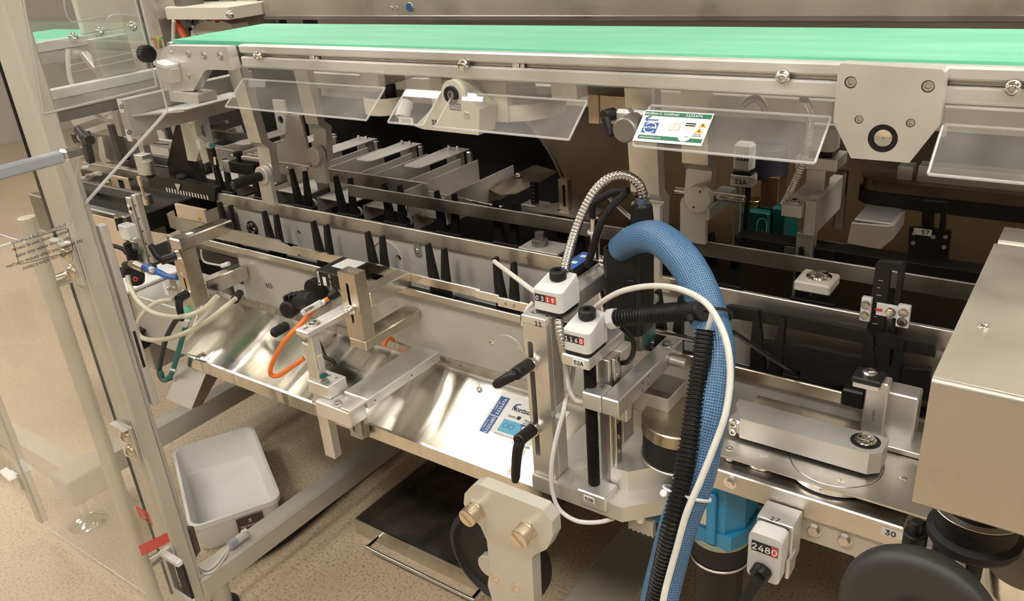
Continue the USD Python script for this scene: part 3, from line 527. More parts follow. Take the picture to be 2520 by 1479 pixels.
t.p('cyan_panel', R(42 * s, 18 * s, 120 * s, 48 * s, .0006), 'print_cyan'); t.p('bow_tie', P([(84 * s, 18 * s), (106 * s, 18 * s), (98 * s, 33 * s), (106 * s, 48 * s), (84 * s, 48 * s), (92 * s, 33 * s)], .0009), 'print_blue')
t.p('cyan_mark', P([(66 * s, 54 * s), (76 * s, 64 * s), (76 * s, 54 * s), (66 * s, 64 * s)], .0009) if False else R(68 * s, 55 * s, 76 * s, 63 * s, .0009), 'print_black')
for a, b in ((95, 40), (95, 25)): t.p('white_dot', P(Point(a * s / 1000, b * s / 1000).buffer(4.5 * s / 1000), .0012), 'label_white')
for a in (54, 68): t.p('nozzle_ring', P(Point(a * s / 1000, 34 * s / 1000).buffer(6 * s / 1000).difference(Point(a * s / 1000, 34 * s / 1000).buffer(5 * s / 1000)), .0009), 'print_blue')
# bearing head with counter between the guards, and what hangs under the belt
t = T('round_bearing', 'cream bearing head with black bearing and digit window between two glaring guards', 'bearing head')
c = at(1111, 233, Y=1.148); rr = np.linalg.norm(at(1138, 233, Y=1.148) - c)
A8 = lambda s: [tuple(at(*map(float, q.split(',')), Y=1.15)[[0, 2]]) for q in s.split(';')]
body = unary_union([Point(c[0], c[2]).buffer(rr, 20), Polygon(A8('1078,250;1138,232;1180,270;1178,333;1040,318;1020,311'))])
t.p('body', ext(body, 'y', 1.15, 1.20), 'cream_paint'); t.p('bearing_ring', ring(c + [0, .002, 0], c + [0, -.004, 0], .0155, .009, 32), 'black_rubber'); t.p('bearing_core', cat(ring(c + [0, .001, 0], c + [0, -.003, 0], .0085, .004, 24)), 'gunmetal')
d = at(1119, 263, Y=1.149); t.p('digit_window', bx(d[0] - .013, d[0] + .013, 1.1485, 1.1505, d[2] - .006, d[2] + .006), 'print_black'); t.p('digits', txt('0405', .008, (d[0], 1.1483, d[2]), (1, 0, 0), (0, 0, 1), .0003), 'label_white')
d = at(1069, 301, Y=1.1495); t.p('plate_number', txt('31', .008, d, (1, 0, 0), (0, 0, 1), .0004, True), 'print_black'); t.p('screw', screw(at(1150, 283, Y=1.15), (0, -1, 0), .0065, .003), 'chrome')
t.p('clamp_knob', cyl(at(1000, 250, Y=1.16), at(990, 290, Y=1.14), .014, 16), 'white_plastic'); d = at(998, 297, Y=1.128); t.p('number_tag', bx(d[0] - .018, d[0] + .018, 1.1285, 1.1295, d[2] - .006, d[2] + .006), 'label_white'); t.p('tag_digits', txt('1102', .007, (d[0], 1.1283, d[2]), (1, 0, 0), (0, 0, 1), .0003), 'print_black')
t.p('back_bracket', bx(c[0] - .10, c[0] + .08, 1.205, 1.3, 1.262, 1.335), 'cream_paint')
t = T('suction_drum', 'pale curved drum segment under the belt behind the glaring guard', 'drum')
c = at(1265, 300, Y=1.26); t.p('drum_shell', cyl((c[0], 1.29, 1.262), (c[0], 1.29, 1.292), .085, 40), 'cream_paint'); t.p('drum_cap', cyl((c[0], 1.29, 1.292), (c[0], 1.29, 1.296), .06, 32), 'steel')
t = T('small_drum', 'small round steel cup under the belt between the left guards', 'drum')
c = at(958, 268, Y=1.25); t.p('cup', lathe((c[0], 1.25, 1.252), (0, 0, 1), [(0, 0), (.048, 0), (.05, .002), (.05, .035), (.047, .035), (.047, .004), (0, .004)], 32), 'cream_paint'); t.p('bolt', cyl((c[0] + .02, 1.24, 1.256), (c[0] + .02, 1.24, 1.31), .012, 16), 'black_plastic')
t = T('brown_block', 'brown rectangular block under the belt beside the black sensor knob', 'block'); a = at(1450, 243, Y=1.25); t.p('block', bx(a[0], a[0] + .10, 1.25, 1.32, 1.262, 1.312), 'bronze_steel'); t.p('side_face', bx(a[0] - .001, a[0] + .02, 1.247, 1.25, 1.262, 1.312), 'beige_panel')
t = T('under_belt_beam', 'grey green beam running under the belt behind the arms', 'beam'); t.p('beam', bx(-1.75, .5, 1.49, 1.53, 1.23, 1.27), 'alu'); t.p('web', bx(-1.75, -1.0, 1.53, 1.536, 1.20, 1.33), 'plate_grey')
t = T('round_sensor', 'dark round sensor knob in a clamp with a black lever', 'sensor'); k0, k1 = at(1535, 322, Y=1.11), at(1575, 300, Y=1.17)
t.p('knob', cyl(k0, k1, .0195, 28, b=.002), 'gunmetal'); a = at(1560, 285, Y=1.165); t.p('clamp', cat(bx(a[0] - .028, a[0] - .002, 1.15, 1.175, a[2] - .018, a[2] + .012, .006), bx(a[0] + .001, a[0] + .028, 1.15, 1.175, a[2] - .018, a[2] + .012, .006)), 'alu')
t.p('lever', cat(cyl(at(1485, 285, Y=1.14), at(1512, 280, Y=1.16), .010, 14), cyl(at(1490, 290, Y=1.138), at(1504, 335, Y=1.13), .0075, 12, .005)), 'black_plastic')
# ---------------------------------------------------------------- glue station in the foreground
def counter(t, x0, x1, y0, y1, z0, z1, digits, red=1):
    """digital position indicator: ring, rounded body with sloped front, number window, black socket collar"""
    xm, ym = (x0 + x1) / 2, (y0 + y1) / 2
    t.p('seal_ring', ext(rrect(x0 + .001, x1 - .001, y0 + .001, y1, .008), 'z', z0, z0 + .007), 'black_plastic')
    b = rrect(x0, x1, y0, y1 + .004, .009); zf = z0 + .007
    lo = np.array(b.exterior.coords)[:-1]; top = np.array(b.buffer(-.003).exterior.coords)[:-1]
    pts = np.vstack([np.c_[lo, np.full(len(lo), zf)], np.c_[lo, np.full(len(lo), zf + (z1 - zf) * .74)], np.c_[top[top[:, 1] > y0 + .012], np.full((top[:, 1] > y0 + .012).sum(), z1)]])
    t.p('housing', trimesh.Trimesh(pts).convex_hull, 'white_plastic', sm=25)
    t.p('collar', cat(lathe((xm, ym + .008, z1 - .003), (0, 0, 1), [(.0135, 0), (.0135, .012), (.012, .014), (.006, .014)], 26), lathe((xm, ym + .008, z1 - .003), (0, 0, 1), [(.006, .014), (.0055, .005), (0, .005)], 6)), 'black_plastic')
    zc = zf + (z1 - zf) * .46; w = (x1 - x0) * .36; n = len(digits)
    t.p('number_window', bx(xm - w - .002, xm + w - .002, y0 - .0006, y0 + .002, zc - .006, zc + .0065, .0004), 'print_black')
    for i, ch in enumerate(digits):
        xx = xm - .002 - w + (i + .5) * 2 * w / n
        if i >= n - red: t.p('digit_plate', bx(xx - w / n * .9, xx + w / n * .95, y0 - .001, y0, zc - .005, zc + .0055, .0002), 'digit_red')
        t.p('digit', txt(ch, .0068, (xx, y0 - .0011, zc), (1, 0, 0), (0, 0, 1), .0003, True), 'label_white')
def clamp_lever(t, p, q, drop, name='clamp_lever'):
    """adjustable lever: steel collar at p, black hub to q, handle to drop"""
    p, q, drop = map(np.asarray, (p, q, drop))
    t.p('lever_collar', cyl(p, p + (q - p) * .22, .0125, 20), 'chrome')
    l = t.p(name, cat(cyl(p + (q - p) * .2, q, .0105, 20, b=.002), sweep(spline([q - (q - p) * .18, q * .72 + drop * .28, drop], 6), np.r_[np.linspace(.0095, .0078, 12), .0058], 14)), 'black_plastic')
    t.p('lever_screw', screw(q, q - p, .0042, .002), 'black_steel', under=l)
t = T('glue_station_base', 'thick aluminium base plate with chamfered wedge carrying the glue station columns', 'base plate')
bp = Polygon([(-.690, .925), (-.517, .925), (-.46, .985), (-.40, .985), (-.40, 1.14), (-.690, 1.14)])
t.p('base_plate', ext(bp, 'z', .707, .736), 'alu_matt'); t.p('wedge', ext([(-.557, .962), (-.527, .966), (-.475, 1.02), (-.43, 1.03), (-.43, 1.11), (-.57, 1.06)], 'z', .736, .776), 'alu')
t.p('base_foot', cyl((-.50, .955, .695), (-.50, .955, .707), .008, 12), 'alu')
t.p('screw_block', bx(-.596, -.543, .918, .960, .720, .748, .002), 'alu'); t.p('number_tag', bx(-.583, -.563, .9172, .9182, .730, .741, .0003), 'label_white'); t.p('tag_text', txt('52B', .006, (-.573, .9170, .7355), (1, 0, 0), (0, 0, 1), .0003, True), 'print_black')
# left column with counter 0319
t = T('slotted_column', 'tall slotted aluminium column with two black clamp levers and a counter reading 0319', 'column')
x0, x1 = at(1287, 800, Y=.932)[0], at(1356, 1000, Y=.932)[0]; y0 = .932; zt = at(1287, 793, Y=.932)[2]
xs = at(1298, 842, Y=y0)[0] + .005; zs1, zs0 = at(1298, 845, Y=y0)[2], at(1322, 1115, Y=y0)[2]
po = sbox(x0, .737, x1, zt).difference(slot(xs, zs0, xs, zs1, .0048))
t.p('front_plate', ext(po, 'y', y0, y0 + .012), 'alu_z'); t.p('slot_shade', bx(xs - .012, xs + .012, y0 + .0125, y0 + .014, zs0 - .01, zs1 + .01), 'gunmetal')  # dark sheet behind the slot stands in for the shade in it
t.p('side_plate', bx(x1 - .010, x1, y0 + .0125, y0 + .042, .737, zt), 'alu_z'); t.p('left_flange', bx(x0 - .008, x0 + .006, y0 + .0125, y0 + .03, .80, zt + .005), 'alu_z')
t.p('cap_plate', bx(x0 - .002, x1, y0 - .001, y0 + .045, zt, zt + .014), 'alu')
for dx in (.014, .042): t.p('cap_screw', screw((x0 + dx, y0 + .014, zt + .014), (0, 0, 1), .006, .0015, 'flat'), 'chrome')
t.p('plate_number', txt('11', .008, (x0 + .030, y0 - .0011, zt + .004), (1, 0, 0), (0, 0, 1), .0003, True), 'print_black')
for z in np.linspace(.76, .96, 8): t.p('side_hole', cyl((x1 - .001, y0 + .034, z), (x1 + .0004, y0 + .034, z), .0028, 10), 'chrome')
for (p, q, d) in (((1309, 893), (1268, 920), (1218, 948)), ((1317, 1052), (1275, 1085), (1268, 1185))):
    p_ = at(*p, Y=y0); clamp_lever(t, p_, at(*q, Y=y0 - .055), at(*d, Y=y0 - .065))
cz = zt + .014; k = at(1312, 768, Z=cz)
counter(t, k[0], k[0] + .053, k[1], k[1] + .056, cz, cz + .052, '0319', 2)
t.p('counter_arm', bx(-.665, -.632, .962, 1.16, 1.028, 1.058, .002), 'alu_y'); t.p('arm_bolt', screw((-.648, 1.135, 1.058), (0, 0, 1), .005, .002), 'chrome')
t.p('arm_stud', cyl((-.632, 1.115, 1.043), (-.585, 1.115, 1.043), .0065, 14), 'chrome')
for y in (1.0, 1.03): t.p('side_hole', cyl((-.633, y, 1.04), (-.6316, y, 1.04), .002, 8), 'gunmetal')
# right spindle unit with counter 1160
t = T('spindle_unit', 'lead-screw slide unit with a counter reading 1160 in front of the hoses', 'slide unit')
t.p('top_plate', bx(-.615, -.566, .922, 1.035, .974, .9935, .002), 'alu'); t.p('number_tag', bx(-.594, -.573, .9212, .9222, .979, .990, .0003), 'label_white'); t.p('tag_text', txt('52A', .0065, (-.5835, .9210, .9845), (1, 0, 0), (0, 0, 1), .0003, True), 'print_black')
counter(t, -.613, -.566, .924, .982, .9935, 1.046, '1160', 1)
LX = at(1453, 950, Y=.944)[0]; n = 0; zz = np.arange(.736, .974, .0022); pr = []
for z in zz: pr += [(.0098, z), (.0098, z + .0007), (.0082, z + .0011), (.0082, z + .0018)]
t.p('lead_screw', lathe((LX, .944, 0), (0, 0, 1), [(0, .736)] + pr + [(0, .974)], 18), 'black_steel', sm=20)
RXP = at(1478, 1120, Y=.9645)[0]; t.p('rail_post', bx(RXP, RXP + .020, .9645, .998, .745, .9735), 'alu_z'); t.p('rail_strip', bx(RXP + .0203, RXP + .026, .972, .990, .745, .9735), 'steel_z')
for z in np.linspace(.77, .97, 8): t.p('rail_screw', screw((RXP + .026, .981, z), (1, 0, 0), .0042, .0012, 'flat'), 'chrome')
t.p('post_back', bx(RXP - .004, RXP + .024, .9985, 1.035, .80, .974), 'alu_matt')
t.p('slide_block', bx(-.581, -.548, .922, .96, .905, .935, .002), 'alu'); t.p('slide_arm', bx(-.5475, -.518, .9225, 1.15, .905, .935, .002), 'alu_y'); t.p('slide_cheek', bx(-.546, -.522, .955, .972, .878, .905), 'alu')
for y, z in ((1.0, .927), (1.0, .912), (1.02, .929), (1.02, .914)): t.p('arm_hole', cyl((-.5185, y, z), (-.5174, y, z), .0026, 10), 'gunmetal')
t.p('arm_bolt', screw((-.533, 1.118, .935), (0, 0, 1), .0075, .006, 'hex'), 'chrome'); t.p('arm_pin', cyl((-.518, 1.10, .918), (-.49, 1.10, .918), .0085, 18), 'alu')
t.p('black_lead', tube([at(1525, 800, Y=1.0), at(1556, 835, Y=1.0), at(1558, 868, Y=1.0), at(1545, 890, Y=1.0), at(1522, 893, Y=1.0)], .0042), 'black_plastic')
t.p('hand_note', txt('17', .006, (-.56, .95, .9352), (.3, 1, 0), (-1, .3, 0), .0003), 'print_black')
# cable gland and corrugated hoses
t = T('cable_conduit', 'black corrugated conduit running sideways from a white gland to the blue hose', 'conduit')
g0, g1, g2 = at(1485, 790, Y=.985), at(1515, 783, Y=.985), at(1735, 764, Y=.92)
t.p('gland', cat(cyl(g0 - (g1 - g0) * .2, g0 + (g1 - g0) * .5, .0135, 8, b=.003), cyl(g0 + (g1 - g0) * .5, g1 + (g1 - g0) * .1, .0165, 8, b=.002)), 'white_plastic')
t.p('conduit', corr([g1, at(1580, 775, Y=.975), at(1660, 768, Y=.955), g2], .0138, .0062, .0032), 'black_plastic', sm=40)
HB = [(1526, 612, 1.07), (1560, 590, 1.055), (1612, 584, 1.03), (1668, 624, 1.0), (1715, 695, .97), (1748, 790, .94), (1762, 880, .905), (1751, 1000, .865), (1730, 1090, .84), (1713, 1170, .82), (1670, 1292, .79), (1641, 1400, .77), (1622, 1479, .75), (1600, 1600, .73), (1580, 1800, .70)]
pts = spline([at(u, v, Y=y) for u, v, y in HB], 10); m, uv = sweep(pts, np.r_[np.linspace(.021, .0245, 20), np.full(len(pts) - 20, .0245)], 40, uv=(2 * math.pi * 22, 2 * math.pi * 145))
solo('blue_hose', 'thick blue braided hose curving out of the black glue gun down to the floor side', 'hose', m, 'blue_weave', uv=uv)
t = T('black_conduit', 'black corrugated conduit hanging in front of the blue hose', 'conduit')
t.p('conduit', corr([at(1735, 812, Y=.895), at(1728, 870, Y=.88), at(1716, 951, Y=.86), at(1700, 1060, Y=.825), at(1680, 1180, Y=.79), at(1654, 1291, Y=.76), at(1630, 1400, Y=.745), at(1613, 1479, Y=.735), at(1590, 1600, Y=.72)], .0133, .0056, .0028), 'black_plastic', sm=40)
t.p('inner_wire', tube([at(1740, 815, Y=.895), at(1748, 790, Y=.90), at(1752, 772, Y=.905)], .0035), 'grey_cable')
WC = [(1452, 772, .99), (1480, 744, .98), (1530, 717, .965), (1600, 704, .95), (1670, 711, .93), (1730, 740, .905), (1765, 785, .89), (1790, 850, .87), (1797, 930, .85), (1785, 1020, .825), (1755, 1105, .80), (1725, 1180, .78), (1690, 1262, .76), (1665, 1350, .745), (1643, 1430, .73), (1632, 1479, .72), (1612, 1600, .70)]
solo('white_cable', 'white cable arching over the corrugated conduit and down along the blue hose', 'cable', tube([at(u, v, Y=y) for u, v, y in WC], .0043), 'white_cable')
def tie(name, label, u, v, y, r, tilt, mat, tail=None):
    c = at(u, v, Y=y); ax = np.array(tilt); a, b, d = basis(ax); k = np.arange(0, 2 * math.pi, .2)
    ringm = sweep([c + r[0] * math.cos(q) * a + r[1] * math.sin(q) * b for q in np.r_[k, 0]], .0023, 8, cap=False)
    t = T(name, label, 'cable tie'); t.p('strap', ringm, mat); h = c - EYE; h = -h / np.linalg.norm(h); s = -_r * r[0] * .98 + h * r[1] * .5; t.p('lock', cyl(c + s - .004 * h, c + s + .006 * h, .005, 8), mat); return t
tie('cable_tie', 'white cable tie strapped round the blue hose and the conduits', 1690, 1214, .80, (.030, .029), pts[-60] - pts[-70], 'white_plastic')
tie('cable_tie', 'black cable tie strapped round the blue hose beside the corrugated conduit', 1750, 782, .938, (.0272, .0272), pts[60] - pts[50], 'black_plastic')
# glue gun
t = T('glue_gun', 'black plastic glue gun body with open cup, cone and armoured conduit socket', 'glue gun')
gc = at(1548, 660, Y=1.09); sx = .034
cup = rrect(-sx, sx, -.030, .030, .012); wall = cup.difference(cup.buffer(-.003))
t.p('body', mov(ext(cup, 'z', -.105, .0), gc), 'black_plastic'); t.p('cup_rim', mov(ext(wall, 'z', .0, .038), gc), 'black_plastic')
t.p('side_rib', bx(gc[0] + .012, gc[0] + .026, gc[1] - .033, gc[1] - .029, gc[2] - .09, gc[2] - .005), 'black_plastic')
cc = at(1580, 548, Y=1.125); t.p('cone', cyl(cc - [0, 0, .05], cc + [0, 0, .03], .024, 20, .0165), 'black_plastic'); t.p('hex_socket', lathe(cc + [0, 0, .03], (0, 0, 1), [(0, 0), (.012, 0), (.012, .014), (.010, .016), (.010, .022), (0, .022)], 6), 'chrome')
e0 = cc + [0, 0, .05]
AC = [(1582, 480, 1.118), (1572, 452, 1.11), (1540, 432, 1.10), (1500, 438, 1.09), (1465, 468, 1.075), (1435, 520, 1.06), (1412, 580, 1.04), (1395, 640, 1.01), (1382, 700, .985), (1376, 760, .965), (1376, 805, .95), (1384, 850, .945), (1390, 885, .95)]
solo('armoured_conduit', 'bright ribbed steel armoured conduit looping from the glue gun down behind the counter', 'conduit', corr([e0] + [at(u, v, Y=y) for u, v, y in AC], .0079, .0058, .0007, per=8, n=20), 'steel_sheet', sm=40)
solo('black_lead', 'soft black lead curving from the thin steel tube to the glue gun', 'cable', tube([at(1545, 470, Y=1.12), at(1510, 472, Y=1.12), at(1475, 490, Y=1.12), at(1458, 505, Y=1.12), at(1457, 535, Y=1.12)], .0062), 'black_rubber')
solo('black_lead', 'soft black lead hanging down along the thin steel tube', 'cable', tube([at(1540, 475, Y=1.11), at(1505, 510, Y=1.10), at(1478, 550, Y=1.09), at(1462, 600, Y=1.085), at(1450, 640, Y=1.08), at(1446, 655, Y=1.08)], .0062), 'black_rubber')
t = T('clamp_rod_stand', 'thin chrome tube standing in a cross clamp with a white cable tie', 'rod stand'); a, b = at(1457, 535, Y=1.12), at(1466, 640, Y=1.12)
t.p('tube', cyl(b, (b[0], b[1], a[2]), .008, 18), 'chrome'); t.p('clamp', cat(cyl(at(1435, 640, Y=1.12), at(1490, 645, Y=1.12), .0075, 14), bx(b[0] - .012, b[0] + .012, b[1] - .012, b[1] + .012, b[2] - .014, b[2] + .006)), 'chrome'); t.p('clamp_leg', cyl(b - [0, 0, .01], b + [.02, .0, -.12], .006, 12), 'chrome')
q = (b + a) / 2 + [0, 0, .01]; t.p('tie', cat(ring(q, q + [0, 0, .005], .0105, .008, 18), cyl(q + [.009, -.008, .0025], q + [.018, -.012, .0025], .004, 8)), 'white_plastic')
solo('steel_rod', 'thin polished rod crossing behind the glue gun', 'rod', cyl(at(1490, 480, Y=1.20), at(1556, 540, Y=1.14), .0035, 10), 'chrome')
solo('steel_rod', 'thin pale rod slanting down to the counter reading 0319', 'rod', cyl(at(1216, 643, Y=1.08), at(1318, 720, Y=1.0), .0042, 12), 'white_cable')
t = T('photo_sensor', 'black sensor with blue printed top behind the counter reading 0319', 'sensor'); c0, c1 = at(1390, 684, Y=1.06), at(1440, 645, Y=1.14)
x = at(1402, 690, Y=1.06)[0]; t.p('body', bx(x - .012, x + .014, 1.05, 1.125, 1.035, 1.072, .002), 'black_plastic'); t.p('blue_top', bx(x - .011, x + .013, 1.052, 1.123, 1.0721, 1.0735, .0003), 'blue_plastic')
for y in (1.07, 1.10): t.p('top_mark', bx(x - .004, x + .006, y, y + .010, 1.0736, 1.0739, .0001), 'label_white')
# thin cables by the column
solo('white_cable', 'white cable looping in front of the slotted column and under the base plate', 'cable', tube([at(u, v, Y=y) for u, v, y in [(1392, 985, .93), (1385, 1020, .92), (1368, 1085, .912), (1357, 1150, .905), (1360, 1210, .905), (1378, 1255, .905), (1420, 1282, .91), (1470, 1285, .92), (1510, 1276, .94)]], .0038), 'label_white')
solo('cable_clip', 'white cable clip screwed on the side of the slotted column', 'cable clip', cat(bx(x1, x1 + .003, .945, .965, .84, .875), bx(x1, x1 + .012, .940, .95, .855, .862)), 'white_plastic')
solo('clear_tube', 'pale thin air tube looping between the column and the slide block', 'tube', tube([at(u, v, Y=y) for u, v, y in [(1396, 890, .96), (1396, 925, .955), (1402, 960, .95), (1418, 985, .948), (1436, 990, .95)]], .0042), 'white_cable')
solo('clear_tube', 'second pale thin tube hanging behind the lead screw', 'tube', tube([at(u, v, Y=y) for u, v, y in [(1412, 890, .97), (1408, 930, .965), (1398, 975, .955), (1392, 985, .94)]], .0036), 'white_cable')
solo('white_tube', 'short white tube bending behind the counter reading 0319 at its left', 'tube', tube([at(u, v, Y=y) for u, v, y in [(1312, 745, 1.0), (1298, 762, .99), (1290, 785, .985), (1288, 800, .985)]], .0042), 'white_cable')
# glue pot and pulley wheel on the base
t = T('catch_pan', 'small open steel catch pan behind the lead screw', 'pan'); a = at(1545, 958, Z=.885); b = at(1690, 930, Z=.885); f = at(1600, 912, Z=.885)
zp = .885; q = at(1646, 983, Z=zp); px0, px1, py0, py1 = a[0], q[0], (a[1] + q[1]) / 2, at(1685, 933, Z=zp)[1]
t.p('pan_wall', ext(sbox(px0, py0, px1, py1).difference(sbox(px0 + .0015, py0 + .0015, px1 - .0015, py1 - .0015)), 'z', zp - .035, zp), 'alu_matt'); t.p('pan_floor', bx(px0, px1, py0, py1, zp - .037, zp - .0352), 'steel_dark')
t = T('rubber_drive_wheel', 'round steel-topped rubber drive wheel standing on the base beside the blue hose', 'wheel'); c = at(1672, 1015, Z=.872); c[1] += .005
t.p('top_disk', cyl((c[0], c[1], .838), (c[0], c[1], .862), .062, 48, b=.002), 'bronze_steel'); t.p('rubber_band', cyl((c[0], c[1], .795), (c[0], c[1], .8375), .060, 48), 'black_rubber'); t.p('lower_rim', cyl((c[0], c[1], .790), (c[0], c[1], .7945), .064, 48), 'steel'); t.p('hub', cyl((c[0], c[1], .767), (c[0], c[1], .79), .03, 24), 'steel')
t = T('glue_module', 'teal glue module with brass hexagon fitting behind the corrugated conduit', 'glue module'); a = at(1535, 745, Y=1.10)
t.p('body', bx(a[0], a[0] + .045, 1.09, 1.13, a[2] - .07, a[2] + .002, .003), 'gearbox_green'); t.p('cap', ext(rrect(a[0] - .005, a[0] + .05, 1.085, 1.135, .008), 'z', a[2] + .002, a[2] + .010), 'olive_paint')
c = at(1570, 745, Y=1.11); t.p('brass_fitting', cat(lathe(c - [0, 0, .004], (0, 0, 1), [(0, 0), (.013, 0), (.013, .007), (.010, .008), (.010, .012), (.012, .012), (.012, .020), (.0105, .021), (.004, .021), (.004, .015), (0, .015)], 6)), 'brass'); t.p('glass_tube', cyl(c + [.012, -.02, -.075], c + [.012, -.02, -.015], .0095, 16), 'gunmetal')
# ---------------------------------------------------------------- right hand drive table
t = T('drive_table', 'thin steel table plate on standoffs with a round turntable disk beside the blue hose', 'table plate'); zp = .862
tc = np.array([-.228, 1.035]); fr = unary_union([sbox(-.385, .968, .25, 1.15), Point(*tc).buffer(.068, 32).intersection(sbox(-.29, .90, -.165, 1.0))])
t.p('table_plate', ext(fr.difference(Point(*tc).buffer(.0635, 40)), 'z', zp - .003, zp), 'steel'); t.p('turntable_disk', cyl((*tc, zp - .012), (*tc, zp + .0006), .0625, 56, b=.0008), 'steel')
t.p('disk_rim', ring(np.array((*tc, zp - .014)), np.array((*tc, zp - .004)), .067, .05, 48), 'chrome'); t.p('rubber_ring', cyl((*tc, .822), (*tc, zp - .015), .0655, 48), 'black_rubber'); t.p('lower_rim', cyl((*tc, .818), (*tc, .822), .069, 48), 'gunmetal')
for u, v in ((1796, 1103), (1881, 1119), (2222, 1177), (2071, 1183)): t.p('plate_screw', screw(at(u, v, Z=zp + .0008), (0, 0, 1), .006 if u < 2100 else .0055, .0012, 'flat'), 'chrome')
t.p('standoff', cyl(at(1797, 1135, Y=.985) * [1, 1, 0] + [0, 0, .846], at(1797, 1135, Y=.985) * [1, 1, 0] + [0, 0, .859], .0075, 12), 'steel')
t.p('disk_number', frame(meshkit.text_mesh('4184003163', .005, .0003), (tc[0] - .055, tc[1] + .022, zp + .0008), (.12, -1, 0), (1, .12, 0)), 'gunmetal')
c = at(1874, 1168, Y=1.0)
for z, r, m in ((.846, .024, 'gunmetal'), (.8515, .022, 'chrome'), (.855, .019, 'gunmetal')): t.p('spring_ring', cyl((c[0], 1.0, z - .006), (c[0], 1.0, z), r, 28), m)
t = T('pressing_arm', 'solid aluminium bar with round bearing screw lying over the turntable disk', 'arm')
ab = Polygon([(-.364, 1.014), (-.182, 1.014), (-.168, 1.026), (-.168, 1.064), (-.385, 1.064), (-.385, 1.05)]); sc = at(2130, 1085, Z=.902)
t.p('bar', ext(ab, 'z', .868, .902), 'alu'); t.p('bearing_well', cyl((sc[0], sc[1], .9), (sc[0], sc[1], .9026), .0205, 36), 'black_steel'); t.p('bearing_ring', cyl((sc[0], sc[1], .9027), (sc[0], sc[1], .905), .0145, 30), 'chrome'); t.p('bearing_screw', screw((sc[0], sc[1], .905), (0, 0, 1), .0115, .004), 'chrome')
t.p('end_clamp', bx(-.385, -.3645, 1.018, 1.046, .869, .892, .003), 'alu')
for z in (.873, .887): t.p('clamp_screw', screw((-.375, 1.018, z), (0, -1, 0), .0058, .004), 'chrome')
t = T('machine_beam', 'cream front beam with hexagon bolts and number plate carrying the drive table', 'beam')
x0, x1 = -.40, -.118; t.p('beam', bx(x0, x1, .955, 1.14, .808, .8445, .002), 'steel'); t.p('bolt', screw(at(1797, 1188, Y=.955), (0, -1, 0), .0075, .006, 'hex'), 'chrome')
c = at(2198, 1313, Y=.9548); t.p('number_plate', bx(c[0] - .014, c[0] + .014, .9535, .955, c[2] - .006, c[2] + .006, .0003), 'label_white'); t.p('number_text', txt('30', .008, (c[0] - .003, .9533, c[2]), (1, 0, 0), (0, 0, 1), .0003, True), 'print_black')
t.p('bolt_plate', bx(-.30, -.128, .962, .975, .765, .807), 'cream_paint')
for u, v in ((2003, 1303), (2078, 1327)): t.p('bolt', screw(at(u, v, Y=.962), (0, -1, 0), .0085, .007, 'hex'), 'steel')
t.p('lower_plate', bx(-.175, -.05, .975, .99, .60, .80), 'cream_paint'); t.p('bolt', screw(at(2118, 1365, Y=.975), (0, -1, 0), .0075, .006, 'hex'), 'chrome')
t = T('corner_clamp', 'aluminium clamp post with black pad and hexagon bolt behind the pressing arm', 'clamp')
a = at(2150, 1060, Y=1.10); x = a[0]
t.p('post', bx(x - .018, x + .012, 1.10, 1.125, .862, .965, .002), 'alu_z'); t.p('post_block', bx(x + .008, x + .05, 1.115, 1.15, .862, .945, .002), 'alu'); t.p('black_pad', bx(x - .036, x + .004, 1.085, 1.12, .965, .974, .002), 'black_steel'); t.p('pad_seat', bx(x - .034, x + .002, 1.088, 1.122, .956, .965), 'alu')
t.p('pad_bolt', screw((x - .016, 1.105, .974), (0, 0, 1), .0075, .006, 'hex'), 'chrome'); t.p('number_text', txt('41840', .004, (x - .003, 1.0996, .91), (0, 0, 1), (-1, 0, 0), .0003), 'gunmetal'); t.p('base_rail', bx(x - .02, x + .16, 1.09, 1.149, .863, .872), 'alu')
c = at(2233, 1050, Y=1.12); t.p('socket', ring(np.array((c[0], 1.125, .872)), np.array((c[0], 1.125, .890)), .008, .004, 16), 'copper')
t.p('sensor', bx(x - .055, x - .022, 1.12, 1.16, .90, .93, .003), 'black_steel')
# steel housings at the right edge
def housing(label, x0, y0, y1, z0, z1):
    t = T('steel_housing', label, 'housing')
    sec = rrect(y0, y1, z0, z1, .006); t.p('shell', ext(sec, 'x', x0, .32), 'housing_steel'); t.p('front_edge', sweep([(x0, y0 + .004, z1 - .001), (.32, y0 + .004, z1 - .001)], .0012, 8), 'steel'); return t
t = housing('large brushed steel housing with sharp front edge filling the lower right', -.084, .702, 1.06, 1.074, 1.211); t.p('rivet', screw(at(2421, 803, Z=1.211), (0, 0, 1), .0055, .003, 'button'), 'chrome')
t = housing('upper grey steel housing at the right edge behind the large one', -.084, 1.098, 1.157, 1.125, 1.199)
t.p('cylinder', cyl((-.035, 1.13, 1.03), (-.035, 1.13, 1.12), .028, 28), 'alu')
solo('steel_post', 'slim steel post standing between the guide rails near the right edge', 'post', bx(at(2432, 720, Y=1.40)[0] - .006, at(2432, 720, Y=1.40)[0] + .006, 1.39, 1.41, .90, 1.03), 'alu_z')
t = T('belt_pulley', 'black grooved belt pulley under the large steel housing', 'pulley'); c = np.array([-.034, .79])
t.p('pulley_disk', lathe((*c, 1.0), (0, 0, 1), [(0, -.012), (.041, -.012), (.044, -.007), (.044, .0), (.038, .004), (.038, .020), (.043, .024), (.043, .030), (0, .030)], 56), 'black_rubber'); t.p('pulley_rim', ring(np.array((*c, 1.0302)), np.array((*c, 1.0315)), .043, .034, 48), 'steel')
for dx, r in ((-.024, .012), (.006, .008)): t.p('shaft', cyl((c[0] + dx, c[1] + .012, .62), (c[0] + dx, c[1] + .012, .988), r, 16), 'black_steel')
